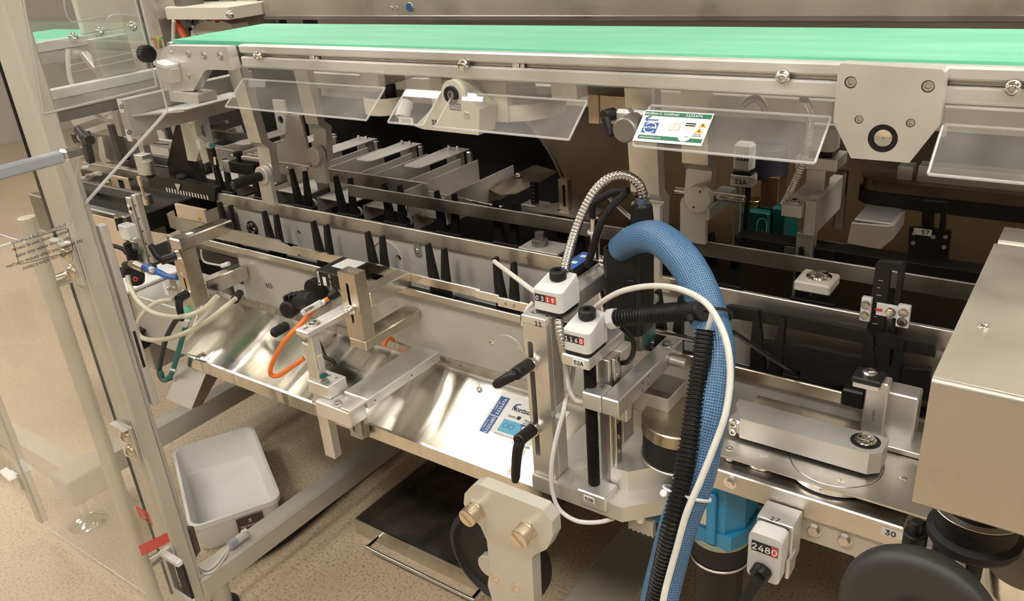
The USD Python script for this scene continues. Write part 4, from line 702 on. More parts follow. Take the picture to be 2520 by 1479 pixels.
t.p('top_hub', cyl((*c, 1.0315), (*c, 1.0735), .02, 20), 'gunmetal')
t.p('side_knob', cat(cyl((c[0] - .052, c[1] + .0, .80), (c[0] - .052, c[1], .99), .0065, 14), cyl((c[0] - .052, c[1], .955), (c[0] - .052, c[1], .975), .012, 16)), 'black_steel')
t.p('chrome_cup', lathe((c[0] + .05, c[1] + .03, .90), (0, 0, 1), [(0, 0), (.02, .004), (.032, .02), (.036, .05), (.034, .05), (0, .05)], 32), 'chrome')
t = T('cream_cover', 'cream machine panel behind the hand wheel at the lower right', 'panel'); t.p('panel', bx(-.125, .4, 1.0, 1.012, .35, .806), 'cream_paint')
t = T('hand_wheel', 'large dark grey hand wheel at the lower right edge', 'hand wheel')
hc = EYE + (np.array([-.074, .79, .852]) - EYE) * .88; ax = np.array([-.03, -1, .10]); t.p('rim', lathe(hc, ax, [(0, -.030), (.063, -.030), (.070, -.027), (.0735, -.021), (.0735, -.009), (.071, -.0035), (.065, .0), (.060, .0013), (.056, .0), (0, -.002)], 72), 'wheel_grey', sm=40); t.p('hub', lathe(hc, ax, [(.022, -.003), (.022, .006), (.018, .009), (0, .009)], 32), 'black_rubber')
t.p('axle', cyl(hc - ax * .03, hc - ax * .24, .012, 18), 'steel')
# counter 2480
t = T('adjusting_counter', 'white counter reading 2480 with black square shaft hanging below the front beam', 'counter')
x0, x1 = at(1842, 1330, Y=.88)[0], at(1926, 1330, Y=.88)[0]; y = .88; za, zb = at(1870, 1425, Y=y)[2], at(1862, 1312, Y=y)[2]
t.p('housing', ext(rrect(x0, x1, za, zb, .008), 'y', y, y + .028), 'white_plastic'); t.p('seal', bx(x0 + .002, x1 - .002, y + .028, y + .032, za + .002, zb - .002), 'black_plastic'); t.p('block', bx(x0 - .001, x1 + .004, y + .032, .953, za + .006, zb + .002), 'alu'); t.p('side_lug', bx(x1 + .001, x1 + .006, y + .02, y + .05, za - .002, za + .03), 'alu')
xm, zm = (x0 + x1) / 2, za + (zb - za) * .72; w = (x1 - x0) * .40
t.p('number_window', bx(xm - w, xm + w, y - .0008, y + .001, zm - .0085, zm + .0085, .0004), 'print_black'); t.p('digit_plate', bx(xm + w * .5, xm + w * .98, y - .0014, y - .0008, zm - .008, zm + .008, .0002), 'digit_red')
for i, ch in enumerate('2480'): t.p('digit', txt(ch, .010, (xm - w + (i + .5) * w / 2, y - .0016, zm), (1, 0, 0), (0, 0, 1), .0003, True), 'label_white')
zc = za + (zb - za) * .26; t.p('nub', cyl((xm, y, zc), (xm - .002, y - .014, zc - .004), .0135, 24), 'black_plastic'); t.p('square_shaft', cat(cyl((xm, y - .01, zc - .003), (xm - .006, y - .055, zc - .018), .0078, 4)), 'black_steel')
t.p('hand_note', txt('27', .008, (xm, (y + .953) / 2, zb + .0022), (1, 0, 0), (0, 1, 0), .0003), 'print_black')
# blue motor under the glue station
t = T('blue_motor', 'bright blue cast gear motor with screws hanging under the glue station base', 'motor')
t.p('gear_case', ext(Polygon([(-.515, .995), (-.455, .99), (-.36, .99), (-.345, 1.02), (-.345, 1.08), (-.49, 1.09), (-.52, 1.03)]), 'z', .668, .695), 'motor_blue'); t.p('case_body', ext(Polygon([(-.45, .992), (-.372, .992), (-.35, 1.02), (-.35, 1.08), (-.45, 1.08)]), 'z', .6955, .78), 'motor_blue'); t.p('case_rib', bx(-.40, -.385, .984, .9915, .672, .77, .003), 'motor_blue')
for x, z in ((-.505, .682), (-.44, .682), (-.425, .72)): t.p('case_screw', screw((x, .9915 if x > -.5 else .998, z), (0, -1, 0), .0060, .003), 'gunmetal')
t.p('motor_flange', cyl((-.395, 1.035, .656), (-.395, 1.035, .6675), .048, 36), 'olive_paint'); t.p('black_ring', cyl((-.395, 1.035, .618), (-.395, 1.035, .6555), .046, 40), 'black_rubber'); t.p('steel_ring', cyl((-.395, 1.035, .613), (-.395, 1.035, .6175), .049, 40), 'steel'); t.p('motor_can', cyl((-.395, 1.035, .42), (-.395, 1.035, .6125), .040, 28), 'black_steel')
t = T('gear_rack', 'small toothed grey rack below the base plate beside the blue motor', 'gear rack'); a = at(1545, 1290, Y=.96); n = 10
t.p('rack', ext([(a[0], a[2] + .02), (a[0] + .045, a[2] + .02), (a[0] + .045, a[2] - .012)] + [(a[0] + .045 - .0045 * k, a[2] - .012 + (.004 if k % 2 else 0)) for k in range(1, 11)], 'y', .962, .972), 'plate_grey')
# black slotted brackets
def slotted(name, label, y, th, outline, sl, mat='black_steel'):
    t = T('slotted_bracket', label, 'bracket'); A_ = [tuple(at(u, v, Y=y)[[0, 2]]) for u, v in outline]; s = [at(u, v, Y=y) for u, v in sl]
    t.p('plate', ext(Polygon(A_).difference(slot(s[0][0], s[0][2], s[1][0], s[1][2], .0052)), 'y', y, y + th), mat); return t
t = slotted('b', 'black slotted bracket with scale marks and white clamp blocks in front of the rails', 1.218, .012, [(2162, 645), (2220, 650), (2226, 657), (2190, 905), (2120, 905), (2155, 650)], [(2200, 672), (2178, 862)])
for u0, v0, u1, v1 in ((2123, 728, 2141, 790), (2212, 747, 2236, 806)):
    a, b = at(u0, v0, Y=1.214), at(u1, v1, Y=1.214); k = t.p('clamp_block', bx(a[0], b[0], 1.208, 1.218, b[2], a[2]), 'white_plastic')
    for f in (.28, .72): t.p('bolt', screw(((a[0] + b[0]) / 2, 1.208, a[2] + (b[2] - a[2]) * f), (0, -1, 0), .0055, .004, 'hex'), 'chrome')
a = at(2181, 764, Y=1.214); t.p('pointer', bx(a[0] - .014, a[0] + .018, 1.212, 1.2175, a[2] - .010, a[2] + .010, .001), 'white_plastic'); t.p('pointer_bolt', screw((a[0] + .006, 1.212, a[2]), (0, -1, 0), .006, .005, 'hex'), 'chrome'); t.p('red_mark', bx(a[0] - .014, a[0] - .005, 1.2112, 1.212, a[2] - .002, a[2] + .002, .0001), 'digit_red')
c = at(2163, 690, Y=1.2176)
for k in range(8): t.p('scale_mark', bx(c[0] - .001, c[0] + (.006 if k % 2 == 0 else .003), 1.2172, 1.218, c[2] - .012 * k - .0003, c[2] - .012 * k + .0003, .0001), 'grey_plastic')
t = slotted('b', 'black slotted bracket marked 57 standing behind the rear rail', 1.50, .012, [(2270, 496), (2328, 500), (2325, 568), (2340, 570), (2328, 672), (2233, 655), (2237, 562), (2268, 562)], [(2307, 520), (2303, 560)])
c = at(2273, 571, Y=1.4998); t.p('number_tag', bx(c[0] - .016, c[0] + .013, 1.4985, 1.4998, c[2] - .006, c[2] + .006, .0003), 'label_white'); t.p('tag_text', txt('57', .0075, (c[0] + .003, 1.4983, c[2]), (1, 0, 0), (0, 0, 1), .0003, True), 'print_black')
for u, v in ((2250, 574), (2297, 583), (2327, 583), (2247, 598), (2323, 608)): t.p('hole_screw', screw(at(u, v, Y=1.50), (0, -1, 0), .0035, .002), 'steel')
t = T('carriage_bar', 'black carriage bar with a swelling lower plate running across under the front rail', 'carriage'); y = 1.205
A_ = [tuple(at(u, v, Y=y)[[0, 2]]) for u, v in [(1789, 754), (1900, 770), (2122, 815), (2300, 850), (2300, 880), (2122, 845), (1900, 800), (1789, 782)]]; t.p('upper_bar', ext(A_, 'y', y, y + .012), 'black_steel')
A_ = [tuple(at(u, v, Y=y)[[0, 2]]) for u, v in [(1848, 836), (1900, 842), (1990, 852), (2070, 870), (2125, 878), (2125, 846), (2190, 858), (2190, 900), (2290, 910), (2290, 985), (2130, 960), (2040, 935), (1985, 918), (1950, 900)]]; t.p('lower_plate', ext(A_, 'y', y - .004, y + .010), 'black_steel')
solo('black_lead', 'thin black lead slanting from the hose to the black carriage plate', 'cable', tube([at(1806, 818, Y=.95), at(1860, 855, Y=1.02), at(1920, 895, Y=1.10), at(1966, 918, Y=1.19)], .0035), 'black_plastic')
solo('steel_rod', 'long thin steel rod behind the corrugated conduit', 'rod', cyl(at(1600, 812, Y=1.19), at(1735, 840, Y=1.19), .0062, 12), 'chrome')
rail('lower inner guide rail right of the blue hose', at(1612, 868, Y=1.16)[0], at(2125, 975, Y=1.16)[0], 1.158, .879, .90, .006, 'bronze_steel')
t = T('rear_beam', 'long black beam behind the rear guide rail', 'beam'); t.p('beam', bx(-.56, .5, 1.476, 1.52, .975, 1.0), 'black_steel')
for x in (-.45, -.27): t.p('bracket', bx(x - .01, x + .01, 1.4735, 1.475, .98, .996), 'gunmetal')
# ---------------------------------------------------------------- guard posts, doors and things on the floor, left
PC = at(494, 1430, Z=.15); px, pyb = PC[0], PC[1]; py = at(335, 1060, X=px)[1]; PB = pyb - py; xl = at(294, 1060, Y=py)[0]
t = T('guard_post', 'square painted guard post with floor beam and levelling leg at the left', 'post')
t.p('post', bx(xl, px, py, pyb, .09, 2.4, .005), 'frame_paint'); t.p('floor_beam', bx(px - .062, px, pyb, pyb + 1.05, .085, .15, .006), 'frame_paint'); t.p('post_strip', bx(px - .030, px - .012, pyb, pyb + .012, .16, 1.24), 'plate_grey'); t.p('post_seal', bx(xl - .004, xl - .0005, py - .003, py + .004, .10, 2.4, .001), 'black_rubber')
LG_ = at(534, 1432, Z=.085); LG_[0] = px - .031; t.p('levelling_leg', cyl((LG_[0], LG_[1], .012), (LG_[0], LG_[1], .085), .024, 24), 'frame_paint'); t.p('foot_disk', cyl((LG_[0], LG_[1], 0), (LG_[0], LG_[1], .012), .04, 28), 'black_rubber')
t.p('gusset', ext([(pyb, .15), (pyb + .02, .15), (pyb, .17)], 'x', px - .05, px - .01), 'frame_paint')
def hinge(t, u, v, up):
    c = at(u, v, Y=py - .012); p = t.p('hinge_plate', bx(c[0] - .042, c[0] + .022, py - .014, py - .006, c[2] - .04, c[2] + .055), 'alu'); t.p('hinge_wing', rot(bx(c[0] - .040, c[0] + .012, py - .028, py - .0145, c[2] + .052, c[2] + .055), (0, 1, 0), 6, c), 'white_plastic', under=None)
    for dz in (.028, -.012): q = np.array([c[0] - .002, py - .014, c[2] + dz]); t.p('hinge_screw', cat(cyl(q, q + [0, -.003, 0], .0175, 28), screw(q + [0, -.003, 0], (0, -1, 0), .0135, .008, 'button')), 'brass_pale')
hinge(t, 180, 655, 1); hinge(t, 323, 1098, 0)
# open door, swung out towards the viewer; its text reads mirrored from inside
yh = py - .008; DX = at(172, 552, Y=yh)[0]; zm = at(172, 552, Y=yh)[2]; tp = at(196, 373, Y=yh); ly = yh - .62
t = T('guard_door', 'clear acrylic guard door standing open with blue-grey top strip and tubular handle', 'guard door')
ud = np.array([tp[0] - DX, 0, tp[2] - zm]); ul = np.linalg.norm(ud)
t.p('upper_sheet', plate3((DX, ly, zm), (0, 1, 0), ud, [(0, 0), (yh - ly, 0), (yh - ly, ul), (0, ul)], .004), 'acrylic_door')
t.p('lower_sheet', bx(DX - .002, DX + .002, ly, yh, .045, zm - .001, .0005), 'acrylic_door')
t.p('top_strip', bx(tp[0] - .012, tp[0] + .012, ly, yh - .034, tp[2] - .010, tp[2] + .010, .003), 'strip_blue'); t.p('strip_end', bx(tp[0] - .012, tp[0] + .012, yh - .033, yh + .004, tp[2] - .010, tp[2] + .012, .006), 'chrome')
t.p('sheet_fold', cyl((DX, ly, zm), (DX, yh, zm), .003, 8), 'acrylic_edge'); t.p('sheet_edge', cyl((DX, yh, zm), (tp[0], yh, tp[2]), .0022, 8), 'acrylic_edge'); t.p('sheet_edge', cyl((DX, yh, .045), (DX, yh, zm), .0018, 8), 'acrylic_edge')
b = [tuple(at(u, v, X=DX + .003)[[1, 2]]) for u, v in [(32, 598), (168, 560), (182, 618), (48, 652)]]
bo = Polygon(b).buffer(-.004).buffer(.004); t.p('text_frame', ext(bo.difference(bo.buffer(-.0009)), 'x', DX + .0022, DX + .0026), 'print_black')
o = np.array(at(107, 607, X=DX + .003)); xd = np.array([0, -1, -.0])
for k, s in enumerate(['Pulire con acqua e sapone', 'Nettoyer avec eau et savon', 'Wash with water and soap', 'Mit Wasser und Seife sauber machen', 'Limpie con agua y jabon']): t.p('text_line', txt(s, .0062, o + [0, 0, (2 - k) * .0135], xd, (0, 0, 1), .0003), 'print_black')
ha = at(322, 1380, X=DX - .06); hy = .5 * (at(140, 660, X=DX - .06)[1] + ha[1])
t.p('handle_tube', cyl((DX - .06, hy, .05), (DX - .06, hy, 1.14), .0165, 24), 'frame_paint')
for u, v in ((105, 705), (358, 1392)): z = at(u, v, X=DX - .06)[2]; t.p('handle_standoff', cat(cyl((DX - .06, hy, z), (DX - .06, hy + .085, z), .0135, 20), cyl((DX - .06, hy + .085, z), (DX - .06, hy + .11, z), .009, 16)), 'chrome')
t.p('red_sticker', None or ext([tuple(at(u, v, X=DX + .0012)[[1, 2]]) for u, v in [(341, 1344), (413, 1310), (419, 1333), (350, 1369)]], 'x', DX + .0006, DX + .0012), 'red_sticker')
b = [tuple(at(u, v, X=DX + .0012)[[1, 2]]) for u, v in [(334, 1244), (366, 1262), (377, 1296), (342, 1268)]]; bo = Polygon(b); t.p('red_stamp', ext(bo.difference(bo.buffer(-.002)), 'x', DX + .0006, DX + .0010), 'red_sticker')
q = [np.array(v) for v in b]; t.p('stamp_text', cat(*[ext(Polygon([tuple(q[0] + (q[1] - q[0]) * a_ + (q[3] - q[0]) * c_) for a_, c_ in ((f, g), (f + .1, g), (f + .1, g + .3), (f, g + .3))]), 'x', DX + .0006, DX + .0010) for f in (.12, .28, .44, .6, .76) for g in (.15, .55)]), 'red_sticker')
# switch on the post foot
t = T('safety_switch', 'dark safety switch box with white print fixed at the foot of the guard post', 'switch'); sy = py - .0155
A_ = [at(u, v, Y=sy) for u, v in [(403, 1366), (434, 1355), (459, 1434), (432, 1449)]]; lo, hi = np.min(A_, 0), np.max(A_, 0); x0, x1, z0, z1 = A_[0][0], A_[1][0] + .004, A_[3][2], A_[0][2]
t.p('body', bx(x0, x1, sy, py - .0085, z0, z1, .002), 'black_plastic'); t.p('cap', bx(x0 - .002, x1 + .002, sy, py - .0085, z0 - .022, z0, .003), 'grey_plastic'); t.p('cap_top', bx(x0, x1, sy - .01, py - .0085, z1, z1 + .018, .005), 'white_plastic'); t.p('seal_screw', screw(((x0 + x1) / 2 + .004, sy, z1 - .010), (0, -1, 0), .006, .003, 'button'), 'chrome')
for k in range(5): t.p('print_line', txt(['24 V AC/DC', 'IP 67', '50/60 Hz', '2 A', 'CE'][k], .0055, ((x0 + x1) / 2, sy - .0002, z1 - .025 - k * .013), (0, 0, 1) if k % 2 == 0 else (0, 0, 1), (-1, 0, 0), .0003), 'label_white')
t = T('door_magnet', 'dark narrow actuator hanging by a wire behind the guard post', 'actuator'); A_ = [at(u, v, Y=pyb + .02) for u, v in [(452, 1300), (466, 1302), (484, 1362), (474, 1378)]]
t.p('actuator', ext([tuple(a[[0, 2]]) for a in A_], 'y', pyb + .02, pyb + .032), 'print_brown'); t.p('wire_clip', cat(tube([at(u, v, Y=pyb + .02) for u, v in [(456, 1292), (446, 1270), (440, 1252), (446, 1246), (452, 1258), (456, 1280)]], .0016, 8), bx(*(lambda a: (a[0] - .006, a[0] + .004, a[1] - .004, a[1] + .004, a[2] - .012, a[2] + .010))(at(454, 1287, Y=pyb + .02)))), 'white_plastic')
t = T('cable_plug', 'grey cable connector with a white lead lying on the floor beam', 'plug'); zb_ = .1515
A_ = [at(u, v, Z=zb_ + .012) for u, v in [(563, 1345), (582, 1331), (604, 1315)]]
t.p('plug_nut', cyl(A_[0], A_[1], .0125, 18, b=.003), 'strip_blue'); t.p('plug_body', cyl(A_[1], A_[2], .0118, 16), 'grey_cable'); t.p('plug_key', bx(*(lambda a: (a[0] - .008, a[0] + .008, a[1] - .008, a[1] + .008, a[2] - .006, a[2] + .014))(A_[2])), 'grey_cable')
t.p('lead', tube([A_[0], at(548, 1368, Z=zb_ + .006), at(528, 1392, Z=zb_ + .004), at(508, 1402, Z=zb_ + .004), at(494, 1396, Z=zb_ + .004), at(484, 1384, Z=zb_ + .006)], .0032, 10), 'white_cable'); t.p('lead', tube([A_[0], at(556, 1368, Z=zb_ + .004), at(530, 1402, Z=zb_ + .004), at(505, 1412, Z=zb_ + .004), at(492, 1402, Z=zb_ + .004)], .0026, 10), 'white_cable')
t = T('closed_guard', 'clear closed guard panel with narrow end profile left of the painted post', 'guard panel'); yq = .722; xq0 = at(95, 1262, Y=yq)[0]; zq = .058
t.p('panel_sheet', bx(xq0, xl - .03, yq, yq + .004, zq, 1.05, .0005), 'acrylic_door'); t.p('bottom_edge', cyl((xq0, yq, zq), (xl - .03, yq, zq), .0016, 8), 'acrylic_edge'); t.p('end_profile', bx(xq0 - .035, xq0, yq - .004, yq + .02, zq + .004, 2.2, .003), 'frame_paint')
c = at(42, 1165, Y=yq); t.p('hinge_plate', bx(c[0] - .02, c[0] + .02, yq - .012, yq - .004, c[2] - .05, c[2] + .01), 'alu'); t.p('hinge_wing', rot(bx(c[0] - .03, c[0] + .03, yq - .035, yq - .012, c[2] + .012, c[2] + .015), (0, 1, 0), 14, c), 'label_white')
t = T('levelling_foot', 'round chrome levelling foot under the pale machine base seen through the open door', 'foot'); f = at(213, 1272, Z=.02)
t.p('foot', lathe((f[0], f[1], 0), (0, 0, 1), [(0, 0), (.055, 0), (.058, .006), (.05, .014), (.03, .026), (.012, .032), (.0, .034)], 32), 'chrome'); t.p('stem', cyl((f[0], f[1], .03), (f[0], f[1], .10), .011, 16), 'chrome'); t.p('base_block', bx(f[0] - .05, f[0] + .05, f[1] - .04, f[1] + .10, .10, .19, .005), 'plate_grey'); t.p('side_beam', bx(f[0] - .03, f[0] + .03, f[1] + .101, f[1] + 1.1, .12, .19), 'frame_paint'); t.p('cross_beam', bx(f[0] - 1.3, f[0] - .051, f[1] + .0, f[1] + .06, .12, .18), 'frame_paint')
# white tote
t = T('plastic_tote', 'shallow white plastic tote with brown label standing on the floor behind the floor beam', 'tote'); zr = .105
A_ = [at(u, v, Z=zr)[:2] for u, v in [(425, 1107), (619, 1044), (697, 1228), (462, 1300)]]; c = np.mean(A_, 0); d = (A_[0] - A_[3] + A_[1] - A_[2]); d /= np.linalg.norm(d); e = np.array([d[1], -d[0]])
L = (np.linalg.norm(A_[0] - A_[3]) + np.linalg.norm(A_[1] - A_[2])) / 2; Wd = (np.linalg.norm(A_[0] - A_[1]) + np.linalg.norm(A_[2] - A_[3])) / 2
def sect(w, l, r): return np.array(rrect(-w / 2, w / 2, -l / 2, l / 2, r).exterior.coords)[:-1]
prof = [(-.040, -.040, .0), (-.034, -.034, .004), (-.012, -.012, .088), (.0, .0, .09), (.0, .0, .105), (-.018, -.018, .105), (-.020, -.020, .100), (-.044, -.044, .012), (-.052, -.052, .007)]
V, F, n = [], [], None
for dw, dl, z in prof:
    s = sect(Wd + dw, L + dl, .035 + dw * .2); n = len(s); V.append(np.c_[c[0] + s[:, :1] * e[0] + s[:, 1:] * d[0], c[1] + s[:, :1] * e[1] + s[:, 1:] * d[1], np.full((n, 1), z)])
for k in range(len(prof) - 1):
    i = np.arange(n); j = (i + 1) % n; F.append(np.stack([k * n + i, k * n + j, (k + 1) * n + j], 1)); F.append(np.stack([k * n + i, (k + 1) * n + j, (k + 1) * n + i], 1))
V = np.vstack(V); cb, ct = len(V), len(V) + 1; i = np.arange(n); j = (i + 1) % n; V = np.vstack([V, [*c, 0.0], [*c, .007]]); F += [np.stack([np.full(n, cb), j, i], 1), np.stack([np.full(n, ct), (len(prof) - 1) * n + i, (len(prof) - 1) * n + j], 1)]
m = trimesh.Trimesh(V, np.vstack(F), process=False); m.fix_normals(); t.p('shell', m, 'tote_plastic', sm=35)
q = np.array([*(c - d * (L / 2 - .0035) + e * Wd * .12), .050]); P, R, S = lay(q, (*e, 0), (0, 0, 1) + np.array([*(-d * .14), 0]), np.array([*(-d), -.1])); t.p('label', R(-38, -42, 38, 36, .0012), 'print_brown')
t.p('label_text', cat(S('5', 0, 18, 13, .002, True), S('Packungs-', 0, 0, 8.5, .002, True)), 'label_white')
# floor pan with wire handle
t = T('floor_pan', 'dark stained steel floor pan with a bent wire handle under the machine', 'pan'); zr = .055; a = at(872, 1276, Z=zr); x0, y0 = a[0], a[1]; x1 = at(1165, 1430, Z=zr)[0]; y1 = y0 + .55
po = sbox(x0, y0, x1, y1); t.p('pan_wall', ext(po.difference(sbox(x0 + .004, y0 + .004, x1 - .004, y1 - .004)), 'z', .0, zr), 'steel'); t.p('pan_floor', bx(x0 + .004, x1 - .004, y0 + .004, y1 - .004, .004, .008), 'pan_dark')
h0, h1 = at(935, 1320, Z=.035), at(1185, 1452, Z=.03); yo = at(905, 1350, Z=.03)[1]
t.p('wire_handle', tube([(h0[0], y0, .035), (h0[0], (y0 + yo) / 2, .034), (h0[0], yo + .006, .033), (h0[0] + .008, yo, .033), ((h0[0] + h1[0]) / 2, yo, .033), (h1[0] - .008, yo, .033), (h1[0], yo + .006, .033), (h1[0], (y0 + yo) / 2, .034), (h1[0], y0, .035)], .0055, 12, 6), 'chrome')
t = T('machine_base_beam', 'dark grey floor beam under the machine behind the tote', 'beam'); t.p('beam', bx(-2.75, -.2, 1.87, 2.05, .0, .20), 'plate_grey')
t = T('cross_beam', 'square olive base beam running back under the machine beside the cream bracket', 'beam'); a = at(1380, 1479, Z=.1); b = at(1560, 1479, Z=.1); t.p('beam', bx(a[0], a[0] + .15, 1.0, 1.85, .03, .10, .005), 'beam_olive'); t.p('cap_screw', screw((a[0] + .05, 1.02, .10), (0, 0, 1), .01, .008, 'hex'), 'chrome')
# cream bracket with two brass plugs and its wheel
t = T('adjusting_bracket', 'cream painted bracket plate with two slotted brass plugs in front of a black wheel', 'bracket'); y = .76
A_ = [tuple(at(u, v, Y=y)[[0, 2]]) for u, v in [(1143, 1215), (1160, 1196), (1180, 1193), (1335, 1254), (1358, 1285), (1361, 1320), (1345, 1352), (1318, 1364), (1309, 1372), (1314, 1479), (1314, 1700), (1220, 1700), (1212, 1479), (1200, 1440), (1206, 1400), (1198, 1330), (1182, 1295), (1150, 1260), (1141, 1240)]]
t.p('plate', ext(Polygon(A_).buffer(-.006).buffer(.012).buffer(-.006), 'y', y, y + .022), 'frame_paint')
for u, v in ((1172, 1254), (1298, 1304)):
    c = at(u, v, Y=y); k = t.p('plug_nut', lathe(c, (0, -1, 0), [(.0175, 0), (.0175, .004), (0, .004)], 6), 'brass_pale')
    t.p('plug', cat(lathe(c, (0, -1, 0), [(.0148, 0), (.0148, .006), (.0138, .0065), (.0148, .007), (.0148, .024), (.0135, .025), (0, .025)], 28)), 'brass_pale'); t.p('plug_slot', rot(bx(c[0] - .0125, c[0] + .0125, y - .0256, y - .0248, c[2] - .0028, c[2] + .0028, .0002), (0, 1, 0), 42, c), 'bronze_steel')
for u, v in ((1217, 1423), (1268, 1447)): c = at(u, v, Y=y); t.p('plate_screw', cat(screw(c, (0, -1, 0), .0065, .001, 'flat'), ring(c, c + [0, -.0006, 0], .0085, .0065, 20)), 'brass_pale')
t = T('transport_wheel', 'large black wheel standing behind the cream bracket plate', 'wheel'); c = at(1230, 1365, Y=.86)
t.p('tyre', lathe(c, (0, 1, 0), [(.0, -.02), (.05, -.02), (.058, -.012), (.082, -.012), (.088, -.02), (.098, -.016), (.10, 0), (.098, .016), (.088, .02), (0, .02)], 56), 'black_rubber'); t.p('hub', cyl(c + [0, -.035, 0], c + [0, -.02, 0], .022, 24), 'frame_paint')

solo('black_cable', 'thick black cable lying on the floor along the floor beam', 'cable', tube([at(u, v, Z=.012) for u, v in [(560, 1400), (660, 1352), (740, 1296), (830, 1218), (930, 1135), (985, 1090)]], .012), 'black_rubber')
# ---------------------------------------------------------------- left section of the machine, behind the post
SX = px - .006
t = T('side_guard', 'clear acrylic side guard with slot, black knob and slanted lower edge behind the post', 'guard')
Bp = [tuple(at(u, v, X=SX)[[1, 2]]) for u, v in [(10, -150), (310, -150), (345, 0), (412, 272), (208, 503), (160, 372)]]
sl = [at(u, v, X=SX) for u, v in [(180, 168), (345, 133)]]
t.p('sheet', ext(Polygon(Bp).difference(slot(sl[0][1], sl[0][2], sl[1][1], sl[1][2], .006)), 'x', SX - .004, SX), 'acrylic_clear')
for i in (1, 2, 3, 4): t.p('sheet_edge', cyl((SX, *Bp[i]), (SX, *Bp[i + 1]), .0022 if i != 3 else .0034, 8), 'acrylic_edge')
t.p('slot_edge', ext(slot(sl[0][1], sl[0][2], sl[1][1], sl[1][2], .0072).difference(slot(sl[0][1], sl[0][2], sl[1][1], sl[1][2], .006)), 'x', SX - .003, SX + .001), 'acrylic_edge')
A2 = [tuple(at(u, v, X=SX + .008)[[1, 2]]) for u, v in [(25, -150), (300, -150), (332, 0), (386, 212), (107, 280), (58, 0)]]
t.p('front_sheet', ext(Polygon(A2).buffer(-.008).buffer(.008), 'x', SX + .004, SX + .008), 'acrylic_clear')
for i in (1, 2, 3, 4): t.p('front_edge', cyl((SX + .008, *A2[i]), (SX + .008, *A2[i + 1]), .0016, 8), 'acrylic_edge')
c = at(355, 132, X=SX + .01); k = np.arange(24) * 2 * math.pi / 24
t.p('knob', cat(ext(Polygon([(c[1] + (.0165 + .001 * (i % 2)) * math.cos(a), c[2] + (.0165 + .001 * (i % 2)) * math.sin(a)) for i, a in enumerate(np.arange(48) * math.pi / 24)]), 'x', SX + .009, SX + .026), ring(np.array((SX + .026, c[1], c[2])), np.array((SX + .029, c[1], c[2])), .0165, .011, 28)), 'black_plastic')
t.p('cut_edge', tube([(SX + .001, *at(u, v, X=SX)[1:]) for u, v in [(155, -20), (160, 25), (172, 50), (185, 54), (250, 42), (262, 52), (277, 82)]], .0018, 8), 'acrylic_edge')
t.p('cut_edge', tube([(SX + .001, *at(u, v, X=SX)[1:]) for u, v in [(262, 48), (270, 40), (290, 36), (345, 40)]], .0016, 8), 'acrylic_edge')
def yb(X, u0, v0, u1, v1, hpx, w=.02, mat='alu_y', dz=0):
    """bar along the depth in the plane X whose top edge runs from (u0, v0) to (u1, v1)"""
    p, q = at(u0, v0, X=X), at(u1, v1, X=X); h = abs(at(u0, v0 + hpx, X=X)[2] - p[2]); z = (p[2] + q[2]) / 2; return bx(X - w, X, p[1], q[1], z - h, z)
t = T('side_conveyor', 'green cross conveyor with white side bar seen through the acrylic side guard', 'conveyor'); X = -2.15
p, q = at(88, 107, X=X), at(300, 76, X=X); z = (p[2] + q[2]) / 2
t.p('belt', bx(X - .30, X - .01, p[1] - .1, q[1] - .02, z - .012, z + .004), 'belt_green'); t.p('side_bar', bx(X - .009, X + .012, p[1] - .1, q[1] + .0, z - .020, z + .004), 'white_plastic'); t.p('lower_bar', bx(X - .008, X + .008, p[1] - .1, q[1] + .0, z - .05, z - .021), 'alu_y')
for u, v in ((181, 91), (245, 77)): c = at(u, v, X=X + .02); t.p('standoff_screw', screw(c, (1, -.3, .1), .0115, .010, 'button'), 'chrome')
t.p('side_plate', bx(X - .02, X + .0, q[1] - .10, q[1] + .01, z + .005, z + .10), 'cream_paint'); c = at(326, 65, X=X + .002); t.p('plate_screw', screw(c, (1, 0, 0), .013, .008, 'button'), 'chrome')
t.p('arm', b2(at(205, 130, X=X + .02), at(243, 178, X=X + .05), .02, .014), 'alu'); t.p('leg', bx(X - .01, X + .01, q[1] - .03, q[1] + .02, z - .30, z - .052), 'cream_paint')
t = T('cross_rail', 'bright white-topped cross rail running back to the conveyor end bracket', 'rail'); X = -1.98
p, q = at(130, 228, X=X), at(405, 160, X=X); z = (p[2] + q[2]) / 2; t.p('rail_bar', bx(X - .03, X, p[1] - .05, q[1], z - .022, z), 'white_plastic'); t.p('rail_web', bx(X - .028, X - .003, p[1] - .05, q[1], z - .05, z - .0225), 'alu_y'); t.p('lower_slot', bx(X - .026, X - .006, p[1] - .05, q[1], z - .075, z - .0505), 'gunmetal')
t.p('support', bx(X - .02, X, q[1] - .16, q[1] - .13, z - .14, z - .0755), 'alu_z'); t.p('guide_block', bx(X - .06, X - .031, q[1] - .15, q[1] - .06, z + .0, z + .09), 'alu_z')
solo('bent_tube', 'pale bent air tube hanging behind the acrylic side guard', 'tube', tube([at(u, v, X=-2.02) for u, v in [(168, 120), (168, 150), (172, 190), (190, 230), (215, 262), (250, 290), (292, 300)]], .0055), 'white_cable')
t = T('bearing_plate', 'grey bearing plate with white tags and triangular shelf below the conveyor end bracket', 'plate'); X = -1.90; p, q = at(303, 246, X=X), at(620, 175, X=X); z0 = at(316, 340, X=X)[2]
t.p('plate', bx(X - .03, X, p[1], q[1], z0, p[2]), 'plate_grey'); s = [at(u, v, X=X) for u, v in [(306, 288), (395, 265), (545, 270), (400, 296)]]
t.p('shelf', ext([(X, s[0][1] + .02), (X + .09, s[0][1] + .10), (X + .09, s[0][1] + .30), (X, s[0][1] + .30)], 'z', s[0][2] - .004, s[0][2]), 'alu')
